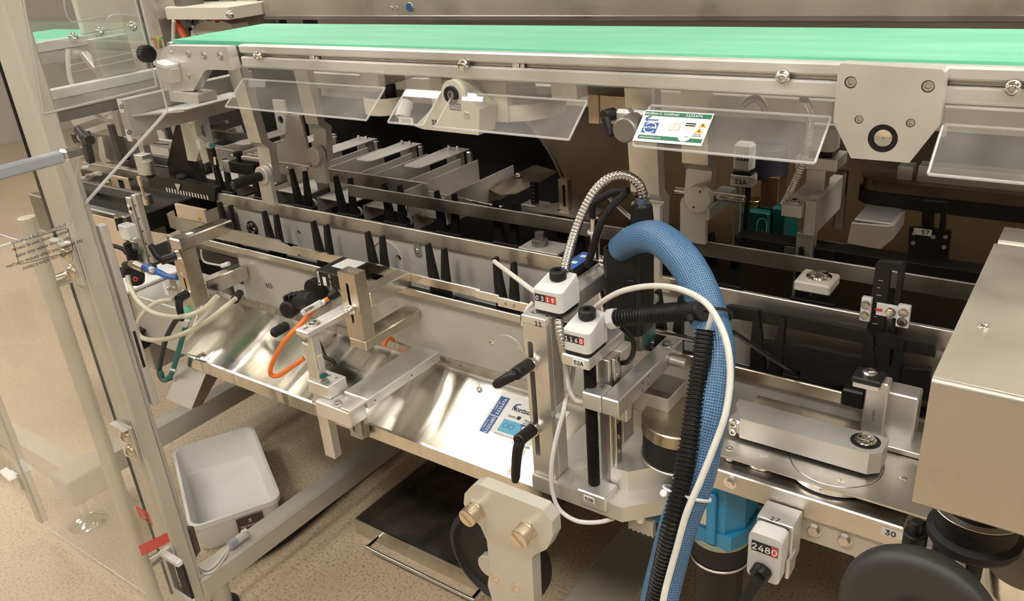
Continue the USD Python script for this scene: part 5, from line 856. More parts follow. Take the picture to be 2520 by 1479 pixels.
for v, dz in ((260, .016), (330, .014)): c = at(291, v, Y=p[1] - .001); t.p('white_tag', bx(X - .026, X - .006, p[1] - .0015, p[1] - .0003, c[2] - dz, c[2] + dz, .0003), 'label_white')
for u, v in ((299, 262), (318, 326)): t.p('screw', screw(at(u, v, X=X), (1, 0, 0), .006, .002, 'flat'), 'steel')
t = T('slide_post', 'square aluminium slide post with cream adjusting plate left of the black scale bar', 'slide post'); Y = 1.24
def up(u0, v0, u1, v1, w, d, Y=Y): a, b = at(u0, v0, Y=Y), at(u1, v1, Y=Y); x = (a[0] + b[0]) / 2; return bx(x - w / 2, x + w / 2, Y, Y + d, b[2], a[2])
t.p('post', up(340, 335, 362, 425, .022, .022), 'alu_z'); t.p('clamp_head', up(337, 382, 352, 432, .042, .03, 1.215), 'alu'); t.p('cylinder', cyl(at(362, 395, Y=1.20), at(368, 428, Y=1.20), .013, 18), 'alu_z'); t.p('bottom_cap', cyl(at(368, 429, Y=1.20), at(369, 436, Y=1.20), .010, 16), 'black_plastic')
a, b = at(335, 435, Y=1.26), at(378, 510, Y=1.26); c_ = sbox(a[0], b[2], b[0] - .035, a[2]); xm = (a[0] + b[0] - .035) / 2
t.p('slot_plate', ext(c_.difference(slot(xm - .006, a[2] - .03, xm - .006, a[2] - .06, .003)).difference(slot(xm + .006, a[2] - .03, xm + .006, a[2] - .07, .003)), 'y', 1.26, 1.266), 'beige_panel')
t = T('bracket_arm', 'cream bracket with rounded notch and white tag hanging above the black scale bar', 'bracket'); Y = 1.24
po = Polygon([tuple(at(u, v, Y=Y)[[0, 2]]) for u, v in [(443, 306), (478, 298), (484, 335), (505, 350), (515, 398), (500, 402), (490, 372), (482, 398), (462, 395), (455, 360)]]); t.p('plate', ext(po, 'y', Y, Y + .016), 'cream_paint'); a = at(489, 356, Y=Y); t.p('white_tag', bx(a[0] - .008, a[0] + .008, Y - .001, Y - .0002, a[2] - .012, a[2] + .012, .0002), 'label_white'); t.p('screw', screw(at(469, 306, Y=Y), (0, -1, 0), .006, .003), 'chrome')
t.p('black_link', b2(at(515, 352, Y=1.22), at(530, 412, Y=1.22), .012, .022), 'black_plastic'); t.p('roller', cyl(at(505, 358, Y=1.23), at(520, 358, Y=1.21), .008, 16), 'grey_plastic'); t.p('green_cap', cyl(at(519, 358, Y=1.212), at(524, 358, Y=1.205), .0065, 14), 'teal_cable'); t.p('pin', cyl(at(528, 385, Y=1.214), at(531, 405, Y=1.214), .0045, 10), 'chrome')
t = T('black_guide', 'tall black guide blade beside the cream bracket', 'guide'); Y = 1.27; po = Polygon([tuple(at(u, v, Y=Y)[[0, 2]]) for u, v in [(432, 308), (448, 306), (462, 400), (500, 470), (420, 450), (412, 400)]]); t.p('blade', ext(po, 'y', Y, Y + .03), 'black_plastic')
t = T('scale_bar', 'black slide bar with white toothed scale at the left end of the front rail', 'scale'); Y = 1.228
po = Polygon([tuple(at(u, v, Y=Y)[[0, 2]]) for u, v in [(365, 432), (430, 440), (530, 463), (528, 497), (410, 470), (366, 462)]]); t.p('slide_bar', ext(po, 'y', Y, Y + .02), 'black_steel'); a, b = at(412, 470, Y=Y), at(512, 490, Y=Y)
for k in range(15): x = a[0] + (b[0] - a[0]) * k / 14; t.p('scale_tooth', bx(x - .0025, x + .0025, Y - .0012, Y - .0002, (a[2] + b[2]) / 2 - .002, (a[2] + b[2]) / 2 + .010, .0002), 'label_white')
t.p('pointer', ext([tuple(at(u, v, Y=Y - .003)[[0, 2]]) for u, v in [(430, 452), (444, 454), (439, 470)]], 'y', Y - .004, Y - .0014), 'alu'); t.p('knob', cyl(at(446, 440, Y=1.24), at(446, 432, Y=1.24), .012, 16), 'black_plastic')
t = T('clamp_block', 'black clamp block with knob at the left of the long handle', 'clamp'); c = at(592, 412, Y=1.30); t.p('block', bx(c[0] - .05, c[0] + .05, 1.30, 1.33, c[2] - .02, c[2] + .012, .003), 'black_plastic'); t.p('knob', cat(cyl(c + [-.02, .015, .012], c + [-.02, .015, .034], .006, 12), cyl(c + [-.02, .015, .026], c + [-.02, .015, .036], .013, 16)), 'black_plastic'); t.p('plate', bx(c[0] - .075, c[0] - .051, 1.30, 1.31, c[2] - .02, c[2] + .012), 'alu')
# left beams, levers, rods
t = T('cross_lever', 'black clamp lever with round steel washer on a slim black post', 'clamp lever'); p, q = at(192, 318, Y=1.35), at(212, 340, Y=1.33); t.p('lever', cat(cyl(p, q, .013, 14, .017), cyl(at(205, 335, Y=1.34), at(222, 345, Y=1.32), .016, 14)), 'black_plastic'); t.p('washer', cyl(at(203, 336, Y=1.36), at(205, 337, Y=1.35), .017, 20), 'label_white'); t.p('post', b2(at(212, 345, Y=1.37), at(224, 400, Y=1.37), .022, .022), 'black_steel'); t.p('head', b2(at(188, 340, Y=1.38), at(215, 335, Y=1.38), .03, .03), 'black_steel')
solo('black_post', 'slim black post with a steel screw beside the grey bearing plate', 'post', cat(b2(at(278, 305, Y=1.36), at(306, 395, Y=1.36), .028, .028), screw(at(288, 312, Y=1.34), (0, -1, 0), .008, .006)), 'black_steel')
BM = [((185, 300), (300, 262), .03, 'plate_grey', 1.75), ((185, 335), (290, 300), .022, 'alu', 1.72), ((165, 290), (300, 240), .012, 'alu', 1.85), ((225, 380), (295, 355), .007, 'chrome', 1.6), ((255, 405), (310, 396), .006, 'chrome', 1.55), ((345, 350), (415, 355), .006, 'chrome', 1.6), ((355, 405), (420, 412), .006, 'chrome', 1.5),
      ((480, 322), (560, 300), .014, 'gunmetal', 1.75), ((490, 355), (590, 320), .03, 'plate_grey', 1.8), ((500, 390), (600, 350), .02, 'alu', 1.75), ((530, 362), (640, 382), .005, 'chrome', 1.5), ((570, 382), (665, 395), .008, 'steel', 1.45), ((210, 425), (330, 430), .03, 'black_steel', 1.45), ((200, 440), (260, 540), .03, 'black_steel', 1.40), ((250, 470), (300, 560), .03, 'black_steel', 1.35), ((230, 530), (420, 560), .035, 'black_steel', 1.42), ((330, 540), (430, 510), .03, 'gunmetal', 1.5)]
RK = T('side_rack', 'rack of pale and chrome cross bars behind the grey bearing plate', 'rack')
for x, y, z in ((-2.9, 1.75, 1.25), (-2.62, 1.72, 1.2), (-2.42, 1.56, 1.06), (-2.40, 1.51, 1.0)): RK.p('rack_post', bx(x - .008, x + .008, y - .008, y + .03, .8605, z), 'gunmetal')
for k, ((u0, v0), (u1, v1), h, m, Y) in enumerate(BM):
    if k < 7: RK.p('rack_bar', b2(at(u0, v0, Y=Y), at(u1, v1, Y=Y), h, h), m); continue
    solo('cross_bar', ['grey upper cross bar left of the bearing plate', 'pale cross bar below the grey upper cross bar', 'thin pale upper cross bar', 'thin chrome rod left of the black post', 'short chrome rod beside the black post', 'thin chrome rod right of the slide post', 'short chrome rod below the slide clamp', 'dark bar above the cream bracket', 'wide grey bar running back beside the left support arm', 'pale bar running back below the wide grey bar', 'thin rod above the black clamp block', 'narrow steel bar behind the long black handle', 'black bar at the foot of the black clamp lever', 'slanting black bar near the painted post', 'second slanting black bar near the painted post', 'long black bar behind the clear valve', 'dark bar behind the toothed scale'][k], 'bar', b2(at(u0, v0, Y=Y), at(u1, v1, Y=Y), h, h), m)
t = T('fork_plate', 'pale forked steel plate hanging behind the black posts', 'plate'); Y = 1.50
for o_ in (0, 42): t.p('tine', ext(Polygon([tuple(at(u + o_, v - o_ * .05, Y=Y)[[0, 2]]) for u, v in [(240, 338), (250, 335), (262, 392), (272, 398), (252, 402), (245, 388)]]), 'y', Y, Y + .004), 'alu')
t.p('back_plate', bx(at(200, 390, Y=1.52)[0], at(330, 330, Y=1.52)[0], 1.52, 1.524, at(250, 400, Y=1.52)[2], at(250, 330, Y=1.52)[2]), 'gunmetal')
t = T('valve_plate', 'tan plate with dark slot between the side guard edge and the slide post', 'plate'); a, b = at(268, 430, Y=1.40), at(330, 500, Y=1.40); t.p('plate', bx(a[0], b[0], 1.40, 1.405, b[2], a[2]), 'beige_panel'); t.p('dark_slot', bx(b[0] - .06, b[0] - .03, 1.398, 1.3995, b[2] + .02, a[2] - .01), 'void_shade'); t.p('screw_block', bx(a[0] - .02, a[0] + .03, 1.36, 1.39, b[2] - .06, b[2] - .015), 'bronze_steel')
for dz in (-.03, -.05): t.p('screw', screw((a[0] + .012, 1.36, b[2] + dz + .0), (0, -1, 0), .007, .005), 'brass')
t = T('white_bracket', 'pale angled bracket with slotted foot among the black bars', 'bracket'); Y = 1.36; t.p('plate', ext(Polygon([tuple(at(u, v, Y=Y)[[0, 2]]) for u, v in [(255, 470), (290, 476), (278, 486), (285, 520), (272, 515), (268, 486)]]), 'y', Y, Y + .01), 'alu'); t.p('eye_plate', ext(slot(*at(236, 490, Y=1.34)[[0, 2]], *at(246, 515, Y=1.34)[[0, 2]], .012), 'y', 1.34, 1.346), 'alu'); t.p('eye_screw', cyl(at(241, 508, Y=1.338), at(241, 508, Y=1.33), .009, 14), 'black_steel')
for k, (u, v) in enumerate(((215, 412), (222, 432), (238, 428), (262, 452), (205, 440), (232, 455))): solo('cable_fitting', ['small white plug on the black bar', 'small steel fitting below the white plug', 'cream fitting plate among the black bars', 'small brass fitting right of the black bars', 'pale fitting close to the painted post', 'grey fitting among the black bars'][k], 'fitting', cyl(at(u - 8, v + 1, Y=1.38), at(u + 8, v - 1, Y=1.37), .008, 14), ['white_plastic', 'steel', 'cream_paint', 'brass', 'alu', 'steel'][k])
# vertical profile with scale, clear valve and gripper
t = T('scale_profile', 'tall aluminium scale profile with drilled side strip and white tag', 'profile'); Y = 1.10
a, b = at(318, 487, Y=Y), at(376, 680, Y=Y); xw = .020; x0 = (a[0] + b[0]) / 2 - .006
t.p('profile', bx(x0 - xw, x0 + xw * .2, Y, Y + .02, b[2], a[2], .002), 'alu_z'); t.p('groove', bx(x0 + xw * .2, x0 + xw * .5, Y + .006, Y + .02, b[2], a[2]), 'gunmetal'); t.p('side_strip', bx(x0 + xw * .55, x0 + xw * 1.4, Y + .002, Y + .02, b[2] + .04, a[2] + .01, .002), 'alu_matt'); t.p('white_tag', bx(x0 - xw * .9, x0 - xw * .3, Y - .001, Y - .0002, a[2] - .045, a[2] - .02, .0002), 'label_white'); t.p('tag_text', txt('34', .007, (x0 - xw * .6, Y - .0012, a[2] - .032), (1, 0, 0), (0, 0, 1), .0003, True), 'print_black'); t.p('slot_screw', screw((x0 - .004, Y, a[2] - .03), (0, -1, 0), .005, .002), 'black_steel')
for k in range(6): t.p('strip_hole', cyl((x0 + xw * .95, Y + .0025, a[2] - .02 - k * .036), (x0 + xw * .95, Y + .0015, a[2] - .02 - k * .036), .0032, 10), 'void_shade')
t = T('clear_valve', 'transparent plastic valve block with black actuator tubes in front of the scale profile', 'valve'); Y = 1.06
c = at(305, 575, Y=Y); t.p('valve_body', bx(c[0] - .024, c[0] + .02, Y, Y + .03, c[2] - .02, c[2] + .022, .003), 'acrylic_block'); t.p('top_tube', cyl(at(290, 535, Y=Y + .015), at(298, 566, Y=Y + .015), .0095, 16), 'black_plastic'); t.p('top_cap', lathe(at(290, 535, Y=Y + .015), (0, 0, 1), [(.011, 0), (.011, .006), (0, .007)], 6), 'chrome'); t.p('lower_tube', cyl(at(312, 598, Y=Y + .012), at(325, 645, Y=Y + .012), .0105, 16), 'black_plastic'); t.p('lower_tube', cyl(at(330, 615, Y=Y + .03), at(335, 650, Y=Y + .03), .0085, 14), 'black_plastic'); t.p('black_hoses', tube([at(u, v, Y=Y + .02) for u, v in [(278, 605), (290, 608), (305, 615), (312, 625)]], .006), 'black_rubber'); t.p('fitting', cyl(at(325, 592, Y=Y - .0), at(335, 592, Y=Y - .01), .007, 12), 'chrome')
t = T('air_fitting', 'black elbow fitting with nickel coupling and blue tape feeding the pale air tube', 'fitting'); Y = 1.02
t.p('elbow', cat(cyl(at(313, 650, Y=Y), at(313, 672, Y=Y), .0125, 16, b=.003), cyl(at(308, 653, Y=Y), at(322, 651, Y=Y), .0105, 14)), 'black_plastic'); t.p('coupling', cat(cyl(at(322, 649, Y=Y), at(335, 652, Y=Y), .0105, 6), cyl(at(335, 652, Y=Y), at(356, 660, Y=Y), .0125, 16)), 'brass_pale'); t.p('blue_tape', cat(b2(at(354, 656, Y=Y - .0), at(372, 664, Y=Y - .0), .010, .020), sweep(spline([at(370, 662, Y=Y), at(390, 670, Y=Y), at(412, 680, Y=Y), at(437, 684, Y=Y)], 6), np.linspace(.0095, .006, 19), 12)), 'blue_plastic'); t.p('tape_clip', bx(*(lambda a: (a[0] - .008, a[0] + .006, a[1] - .006, a[1] + .004, a[2] - .006, a[2] + .007))(at(375, 664, Y=Y - .008))), 'white_plastic'); t.p('red_ring', ring(at(333, 687, Y=Y) , at(333, 687, Y=Y - .004), .0065, .0035, 16), 'red_sticker'); t.p('black_base', cyl(at(333, 690, Y=Y + .03), at(333, 676, Y=Y + .03), .024, 24), 'black_plastic')
AT = dict(Y=1.0)
solo('air_tube', 'pale air tube sagging from the black elbow below the steel bracket', 'tube', tube([at(u, v, Y=y) for u, v, y in [(314, 672, 1.02), (320, 705, 1.0), (340, 740, .975), (375, 768, .955), (420, 779, .95), (465, 776, .95), (505, 758, .965), (535, 728, .985)]], .0062), 'tube_clear')
solo('air_tube', 'pale air tube looping low around the teal leads to the black valve at the tray', 'tube', tube([at(u, v, Y=y) for u, v, y in [(425, 738, 1.0), (385, 745, .98), (350, 775, .96), (337, 808, .95), (352, 832, .945), (395, 836, .945), (450, 822, .955), (510, 790, .985), (555, 755, 1.02), (580, 735, 1.06)]], .0062), 'tube_clear')
t = T('check_valve', 'small black valve with steel barb where the pale air tube ends at the tray', 'valve'); t.p('valve', cyl(at(578, 738, Y=1.06), at(590, 722, Y=1.10), .0105, 14), 'black_plastic'); t.p('barb', cyl(at(545, 722, Y=1.10), at(572, 736, Y=1.07), .0065, 12), 'grey_cable'); t.p('needle', cyl(at(582, 745, Y=1.08), at(600, 765, Y=1.10), .003, 8), 'chrome')
for k, (o_, m, s) in enumerate(((0, 'dark_cable', 'dark lead of the hanging cable loop'), (14, 'teal_cable', 'teal lead of the hanging cable loop'))):
    solo('hanging_lead', s, 'cable', tube([at(u, v, Y=y) for u, v, y in ([(452, 770, .99), (432, 790, .98), (410, 830, .97), (398, 875, .96), (392, 915, .955), (402, 935, .953), (420, 930, .955)] if k == 0 else [(466, 775, 1.0), (458, 800, .985), (445, 845, .97), (432, 890, .96), (422, 920, .955), (410, 934, .95), (400, 930, .95), (396, 915, .95)])], .0066), m)
t = T('cable_sleeve', 'green sleeve with white wrap where the hanging leads leave the bracket', 'sleeve'); t.p('green_sleeve', cyl(at(462, 755, Y=1.0), at(460, 785, Y=.99), .0085, 14), 'belt_green'); t.p('white_wrap', cat(cyl(at(458, 785, Y=.985), at(452, 800, Y=.98), .0105, 12), cyl(at(420, 908, Y=.952), at(430, 912, Y=.952), .0035, 8)), 'label_white')
# steel bracket tube frame with two clamp levers at the left
t = T('slotted_bracket', 'brushed steel slotted bracket with square cross tube and two black clamp levers', 'bracket'); Y = 1.0
a, b = at(428, 625, Y=Y), at(470, 750, Y=Y); xw = .020; xc = (at(436, 680, Y=Y)[0] + at(470, 680, Y=Y)[0]) / 2 - .006; zt, zb = at(450, 622, Y=Y)[2], at(470, 755, Y=Y)[2]
t.p('upright', ext(sbox(xc - xw, zb, xc + xw, zt).difference(slot(xc + .004, zb + .04, xc + .004, zb + .075, .003)), 'y', Y, Y + .04), 'bronze_light')
p, q = at(440, 620, Y=Y + .01), at(575, 578, Y=1.155); t.p('cross_tube', bx(xc - xw, xc + xw, Y + .0005, 1.155, zt, zt + .030, .003), 'steel_sheet'); t.p('lower_tube', bx(xc - .012, xc + xw, Y + .0405, 1.166, zb + .012, zb + .052, .002), 'steel_sheet'); t.p('number_tag', bx(xc - .004, xc + .012, Y + .035, Y + .05, zt + .0301, zt + .0306, .0002), 'label_white'); t.p('small_tag', bx(xc - .006, xc + .006, Y - .0008, Y - .0001, zb + .082, zb + .090, .0002), 'alu')
clamp_lever(t, at(442, 626, Y=Y - .002), at(395, 642, Y=.955), at(370, 602, Y=.955)); clamp_lever(t, at(462, 722, Y=Y - .002), at(438, 736, Y=.955), at(448, 788, Y=.955))
t.p('tag_plate', bx(*(lambda a, b: (a[0], b[0], 1.035, 1.037, b[2], a[2]))(at(398, 694, Y=1.035), at(416, 728, Y=1.035))), 'label_white'); t.p('slot_strip', bx(*(lambda a, b: (a[0], b[0], 1.04, 1.046, b[2], a[2]))(at(415, 688, Y=1.04), at(440, 738, Y=1.04))), 'beige_panel')
for u in (416, 430): t.p('strip_screw', screw(at(u, 710, Y=1.035), (0, -1, 0), .0055, .004), 'chrome')
solo('bent_needle', 'thin bent white needle tube behind the steel bracket', 'tube', tube([at(u, v, Y=1.12) for u, v in [(495, 615), (497, 632), (505, 645), (535, 652), (548, 654)]], .0028, 8), 'white_cable')
solo('needle_block', 'small white connector block ending the bent needle tube', 'connector', cyl(at(545, 655, Y=1.12), at(565, 648, Y=1.13), .006, 12), 'white_plastic')
t = T('gearbox_housing', 'grey gearbox housing with pale top plate beside the painted post', 'housing'); Y = 1.10
a, b = at(300, 715, Y=Y), at(425, 850, Y=Y); t.p('body', bx(a[0], -1.83, Y, 1.30, b[2] - .02, a[2], .003), 'plate_grey'); t.p('top_plate', bx(a[0] - .06, a[0] + .05, Y - .05, 1.28, a[2] + .001, a[2] + .012, .003), 'label_white'); t.p('lamp_seat', cyl(at(280, 698, Z=a[2] + .012), at(280, 698, Z=a[2] + .0135), .016, 20), 'plate_grey'); t.p('side_strip', bx(a[0] - .002, a[0] + .03, Y - .006, Y - .0005, b[2] - .1, a[2] - .002), 'alu_z'); t.p('lower_case', bx(a[0] - .05, a[0] + .02, Y + .02, 1.25, b[2] - .14, b[2] - .021), 'plate_grey'); t.p('foot_plate', bx(a[0] - .07, a[0] - .003, Y - .02, 1.2, b[2] - .06, b[2] - .05), 'alu'); t.p('foot_bolt', screw((a[0] - .03, Y, b[2] - .05), (0, 0, 1), .01, .008, 'hex'), 'chrome')
t.p('black_pulley', lathe(at(330, 830, Y=1.08), (0, 0, 1), [(0, -.03), (.04, -.03), (.044, -.022), (.03, -.015), (.03, .012), (.044, .02), (.044, .028), (0, .03)], 28), 'black_rubber')
t = T('tan_cover', 'tan sheet cover with black and white striped tape behind the painted post', 'cover'); Y = 1.20; po = Polygon([tuple(at(u, v, Y=Y)[[0, 2]]) for u, v in [(212, 525), (300, 545), (318, 650), (278, 665), (245, 600)]]); t.p('sheet', ext(po, 'y', Y, Y + .004), 'beige_panel')
for k in range(5): t.p('stripe', ext(Polygon([tuple(at(u, v + k * 7, Y=Y - .004)[[0, 2]]) for u, v in [(262, 640), (272, 637), (273, 641), (263, 644)]]), 'y', Y - .005, Y - .004), 'label_white')
t = T('slotted_profile', 'grey slotted profile hugging the back of the painted post', 'profile'); z0 = at(362, 1010, X=px)[2]; z1 = at(236, 560, X=px)[2]; t.p('profile', bx(px - .02, px - .001, pyb + .014, pyb + .030, z0, z1, .002), 'plate_grey'); t.p('black_strip', bx(px - .0008, px + .0004, pyb + .016, pyb + .022, z0 + .10, z0 + .19), 'black_rubber')
# heater with orange lead and slotted bracket at the tray
t = T('sensor_box', 'black printed sensor box behind the slotted steel bracket', 'sensor'); a, b = at(775, 668, Y=1.07), at(830, 710, Y=1.07); x0, x1 = a[0], a[0] + .085; z1, z0 = a[2] + .004, b[2] - .004
t.p('box', bx(x0, x1, 1.07, 1.155, z0, z1, .002), 'black_plastic'); t.p('top_label', bx(x0 + .02, x1 - .008, 1.10, 1.15, z1, z1 + .0006, .0002), 'label_white'); t.p('lettering', txt('Leuze', .0085, ((x0 + .008), 1.0692, (z0 + z1) / 2), (0, 0, 1), (-1, 0, 0), .0003, True), 'label_white'); t.p('code_label', bx(x0 + .022, x0 + .032, 1.0690, 1.0697, z0 + .004, z1 - .012, .0002), 'label_white'); t.p('lettering', txt('IP 67  CE', .005, (x0 + .045, 1.0692, (z0 + z1) / 2), (0, 0, 1), (-1, 0, 0), .0003), 'label_white'); t.p('feet', bx(x0 + .02, x1 - .01, 1.09, 1.15, z0 - .012, z0 - .0005), 'white_plastic')
t = T('blower', 'black round blower with a soft handle on the side plate', 'blower'); c = at(750, 735, Y=1.12); t.p('flange', cyl(c + [0, .045, 0], c + [0, .03, 0], .036, 32), 'black_plastic'); t.p('motor', cyl(at(745, 738, Y=1.13), at(705, 765, Y=1.06), .021, 22, b=.005), 'black_rubber'); t.p('motor', cyl(at(720, 745, Y=1.10), at(768, 735, Y=1.06), .018, 20, b=.005), 'black_rubber'); t.p('handle', cyl(at(708, 800, Y=1.03), at(670, 822, Y=.985), .0115, 16, b=.006), 'black_rubber')
for k in range(4): q = at(712 + k * 12, 735 - k * 2, Y=1.085); t.p('cooling_fin', bx(q[0] - .004, q[0] + .004, 1.07, 1.10, q[2] - .004, q[2] + .012), 'black_plastic')
t = T('slotted_bracket', 'brushed steel slotted upright with socket screw and cross arms over the tray', 'bracket'); Y = 1.0
x0, x1 = at(827, 680, Y=Y)[0] + .000, at(877, 690, Y=Y)[0] - .002; x0, x1 = (-1.185, -1.138); zt, zb = at(830, 668, Y=Y)[2] , at(870, 845, Y=Y)[2] - .01; xm = x0 + .022
t.p('upright', ext(sbox(x0, zb + .022, x1, zt).difference(slot(xm, zb + .06, xm, zt - .025, .0036)), 'y', Y, Y + .03), 'bronze_light'); t.p('lower_bar', bx(x0, x1, Y, 1.168, zb, zb + .0215, .002), 'bronze_light'); t.p('upper_bar', bx(x0 + .012, x1 + .002, Y + .0305, 1.152, .912, .943, .002), 'steel_sheet'); t.p('number_mark', txt('53', .009, (x0 + .024, Y + .014, zt + .0002), (1, .1, 0), (0, 1, 0), .0003), 'alu'); t.p('slot_screw', cat(cyl((xm, Y, .915), (xm, Y - .003, .915), .011, 20), screw((xm, Y - .003, .915), (0, -1, 0), .0075, .007)), 'chrome')
t = T('sensor_holder', 'aluminium T-shaped sensor arm carrying the orange cable on a slotted upright', 'arm'); p, q = at(712, 812, Y=.955), at(838, 752, Y=1.02)
p, q = at(715, 808, Z=.905), at(835, 742, Z=.905); t.p('flat_arm', bx(-1.215, -1.180, p[1], 1.08, .893, .906, .002), 'alu'); c = at(752, 792, Z=.906); c[0] = -1.198
t.p('clamp_screw', cat(cyl((c[0], c[1], .906), (c[0], c[1], .909), .014, 22), screw((c[0], c[1], .909), (0, 0, 1), .009, .006, 'hex')), 'chrome'); t.p('arm_slot', bx(c[0] - .003, c[0] + .003, p[1] + .008, c[1] - .012, .9059, .9064, .0001), 'gunmetal')
ya = p[1] + .012; xa = -1.205; z_ = at(762, 900, Y=ya)[2]; t.p('upright', bx(xa - .012, xa + .018, ya, ya + .022, .60, .8925, .002), 'alu_z'); t.p('number_tag', bx(xa - .011, xa + .006, ya - .001, ya - .0002, .868, .888, .0002), 'label_white'); t.p('tag_text', txt('54B', .007, (xa - .0025, ya - .0012, .878), (1, 0, 0), (0, 0, 1), .0003, True), 'print_black')
t.p('circuit_chip', bx(xa + .010, xa + .026, ya + .002, ya + .02, .795, .80), 'gearbox_green'); t.p('side_nut', bx(xa + .0182, xa + .022, ya + .004, ya + .018, .815, .845), 'alu_matt')
t = T('flat_guide', 'wide flat aluminium guide arm reaching over the tray to the side plate', 'arm'); yb0 = ya - .006; z0 = at(783, 935, Y=yb0)[2]
x0 = at(748, 905, Y=yb0)[0]; t.p('clamp_block', bx(x0, x0 + .062, yb0, yb0 + .05, .758, .788, .002), 'alu'); t.p('front_block', bx(-1.185, -1.09, yb0 - .016, yb0 + .03, .722, .7575, .002), 'alu'); t.p('flat_arm', bx(-1.150, -1.083, yb0 + .0305, 1.155, .742, .765, .002), 'alu_y'); t.p('arm_side', bx(-1.110, -1.083, yb0 - .016, yb0 + .030, .7576, .765, .001), 'alu')
for dx, dy in ((.03, .012), (.05, .012), (.03, .035), (.05, .035)): t.p('block_hole', cyl((x0 + dx, yb0 + dy, .788), (x0 + dx, yb0 + dy, .7886), .0032, 12), 'gunmetal')
for y in (yb0 + .05, yb0 + .16): t.p('arm_hole', cyl((-1.083, y, .753), (-1.0825, y, .753), .0018, 8), 'void_shade')
t.p('front_screw', screw((x0 + .006, yb0, .772), (0, -1, 0), .004, .001, 'flat'), 'chrome'); t.p('bolt', screw((-1.135, yb0 + .0, .7575), (0, 0, 1), .007, .006, 'hex'), 'chrome')
a = at(783, 960, Y=yb0 - .0); t.p('lower_slide', ext(sbox(a[0], .628, a[0] + .034, .7215).difference(slot(a[0] + .013, .645, a[0] + .013, .71, .003)), 'y', .962, .980), 'alu_z'); t.p('slide_rail', bx(a[0] + .0345, a[0] + .042, .968, .98, .632, .715), 'gunmetal')
OC = [(808, 735, 1.04), (785, 750, 1.02), (760, 775, 1.0), (742, 795, .985), (722, 815, .965), (700, 840, .95), (682, 870, .945), (668, 900, .945), (667, 922, .95), (685, 924, .955), (715, 905, .965), (748, 882, .985)]
t = T('orange_cable', 'bright orange cable looping from the black plug behind the sensor arm', 'cable'); t.p('cable', tube([at(u, v, Y=y) for u, v, y in OC], .0052), 'orange_cable'); t.p('plug', cyl(at(812, 733, Y=1.035), at(832, 718, Y=1.05), .0095, 14, .012), 'black_plastic'); c0, c1 = at(745, 770, Y=.985), at(790, 745, Y=1.0); t.p('marker_sleeve', b2(c0, c1, .012, .013), 'white_plastic'); d = (c1 - c0); t.p('marker_text', txt('325W4', .0055, (c0 + c1) / 2 + [0, -.0068, .001], d, np.cross(d, [0, 1, 0]) * -1 if np.cross(d, [0, 1, 0])[2] < 0 else np.cross(d, [0, 1, 0]), .0003, True), 'print_black'); t.p('clip', b2(at(760, 762, Y=.995), at(800, 742, Y=1.02), .02, .006), 'white_plastic')
solo('orange_cable', 'short orange cable end appearing behind the wide flat guide arm', 'cable', tube([at(u, v, Y=y) for u, v, y in [(945, 852, 1.13), (950, 838, 1.14), (960, 832, 1.15), (968, 838, 1.16)]], .0055), 'orange_cable')
solo('black_lead', 'black lead curling behind the slotted sensor upright', 'cable', tube([at(u, v, Y=y) for u, v, y in [(780, 835, 1.03), (792, 860, 1.03), (802, 880, 1.02), (818, 888, 1.02), (826, 900, 1.02)]], .005), 'black_plastic')
t = T('white_clip', 'two small white blocks at the foot of the steel slotted upright', 'clip'); t.p('block', bx(-1.135, -1.09, 1.10, 1.13, .735, .745), 'white_plastic')
# ---------------------------------------------------------------- background behind and above the belt
t = T('upper_housing', 'large brushed steel upper housing running across the top behind the belt', 'housing'); Y = 1.72; x0 = at(648, 20, Y=Y)[0]; zb = at(1500, 51, Y=Y)[2]
t.p('panel', bx(x0, .8, Y, Y + .35, zb + .004, 2.3, .004), 'housing_steel'); t.p('lower_lip', bx(x0, .8, Y - .006, Y, zb, zb + .012), 'gunmetal'); c = at(1008, 18, Y=Y); t.p('round_plug', cyl(c + [0, .002, 0], c + [0, -.002, 0], .010, 20), 'print_blue'); t.p('plug_ring', ring(c, c + [0, -.0025, 0], .0125, .010, 24), 'chrome')
for u in (964, 977): c = at(u, 20, Y=Y); t.p('small_plug', cyl(c, c + [0, -.0015, 0], .005, 12), 'chrome')
solo('light_wall_panel', 'pale panel strip seen between the belt and the upper housing', 'panel', bx(-2.0, .7, 1.78, 1.79, 1.25, zb - .002), 'cream_paint')
t = T('curved_plate', 'steel plate with a large round cut-out left of the upper housing', 'plate'); Y = 1.76; a = at(560, 20, Y=Y); b = at(646, 60, Y=Y); po = sbox(a[0] - .02, b[2] - .05, b[0] - .003, 2.2).difference(Point(a[0] - .03, a[2] + .06).buffer(.09, 32)); t.p('plate', ext(po, 'y', Y, Y + .012), 'steel'); t.p('hole', cyl(at(619, 22, Y=Y - .0008), at(619, 22, Y=Y + .001), .006, 14), 'void_shade'); t.p('cylinder', cyl((a[0] - .03, Y + .1, b[2] - .08), (a[0] - .03, Y + .1, 2.1), .085, 36), 'steel_z')
t = T('bearing_shelf', 'thick cream bearing shelf above the orange hose at the left end of the belt', 'shelf'); Y = 1.62; p, q = at(396, 36, Y=Y), at(577, 30, Y=Y)
t.p('shelf', ext([(p[0], Y + .03), (p[0] + .06, Y - .02), (q[0], Y - .02), (q[0], Y + .15), (p[0], Y + .15)], 'z', p[2] - .012, p[2] + .022), 'cream_paint'); t.p('upright', bx(p[0] + .005, p[0] + .04, Y + .03, Y + .14, p[2] + .022, 2.0), 'alu_z'); t.p('shaft_block', bx(p[0] + .06, p[0] + .10, Y + .02, Y + .10, p[2] + .022, p[2] + .10), 'gunmetal'); t.p('knob', screw(at(567, 35, Y=Y - .02), (0, -1, 0), .012, .012, 'button'), 'chrome')
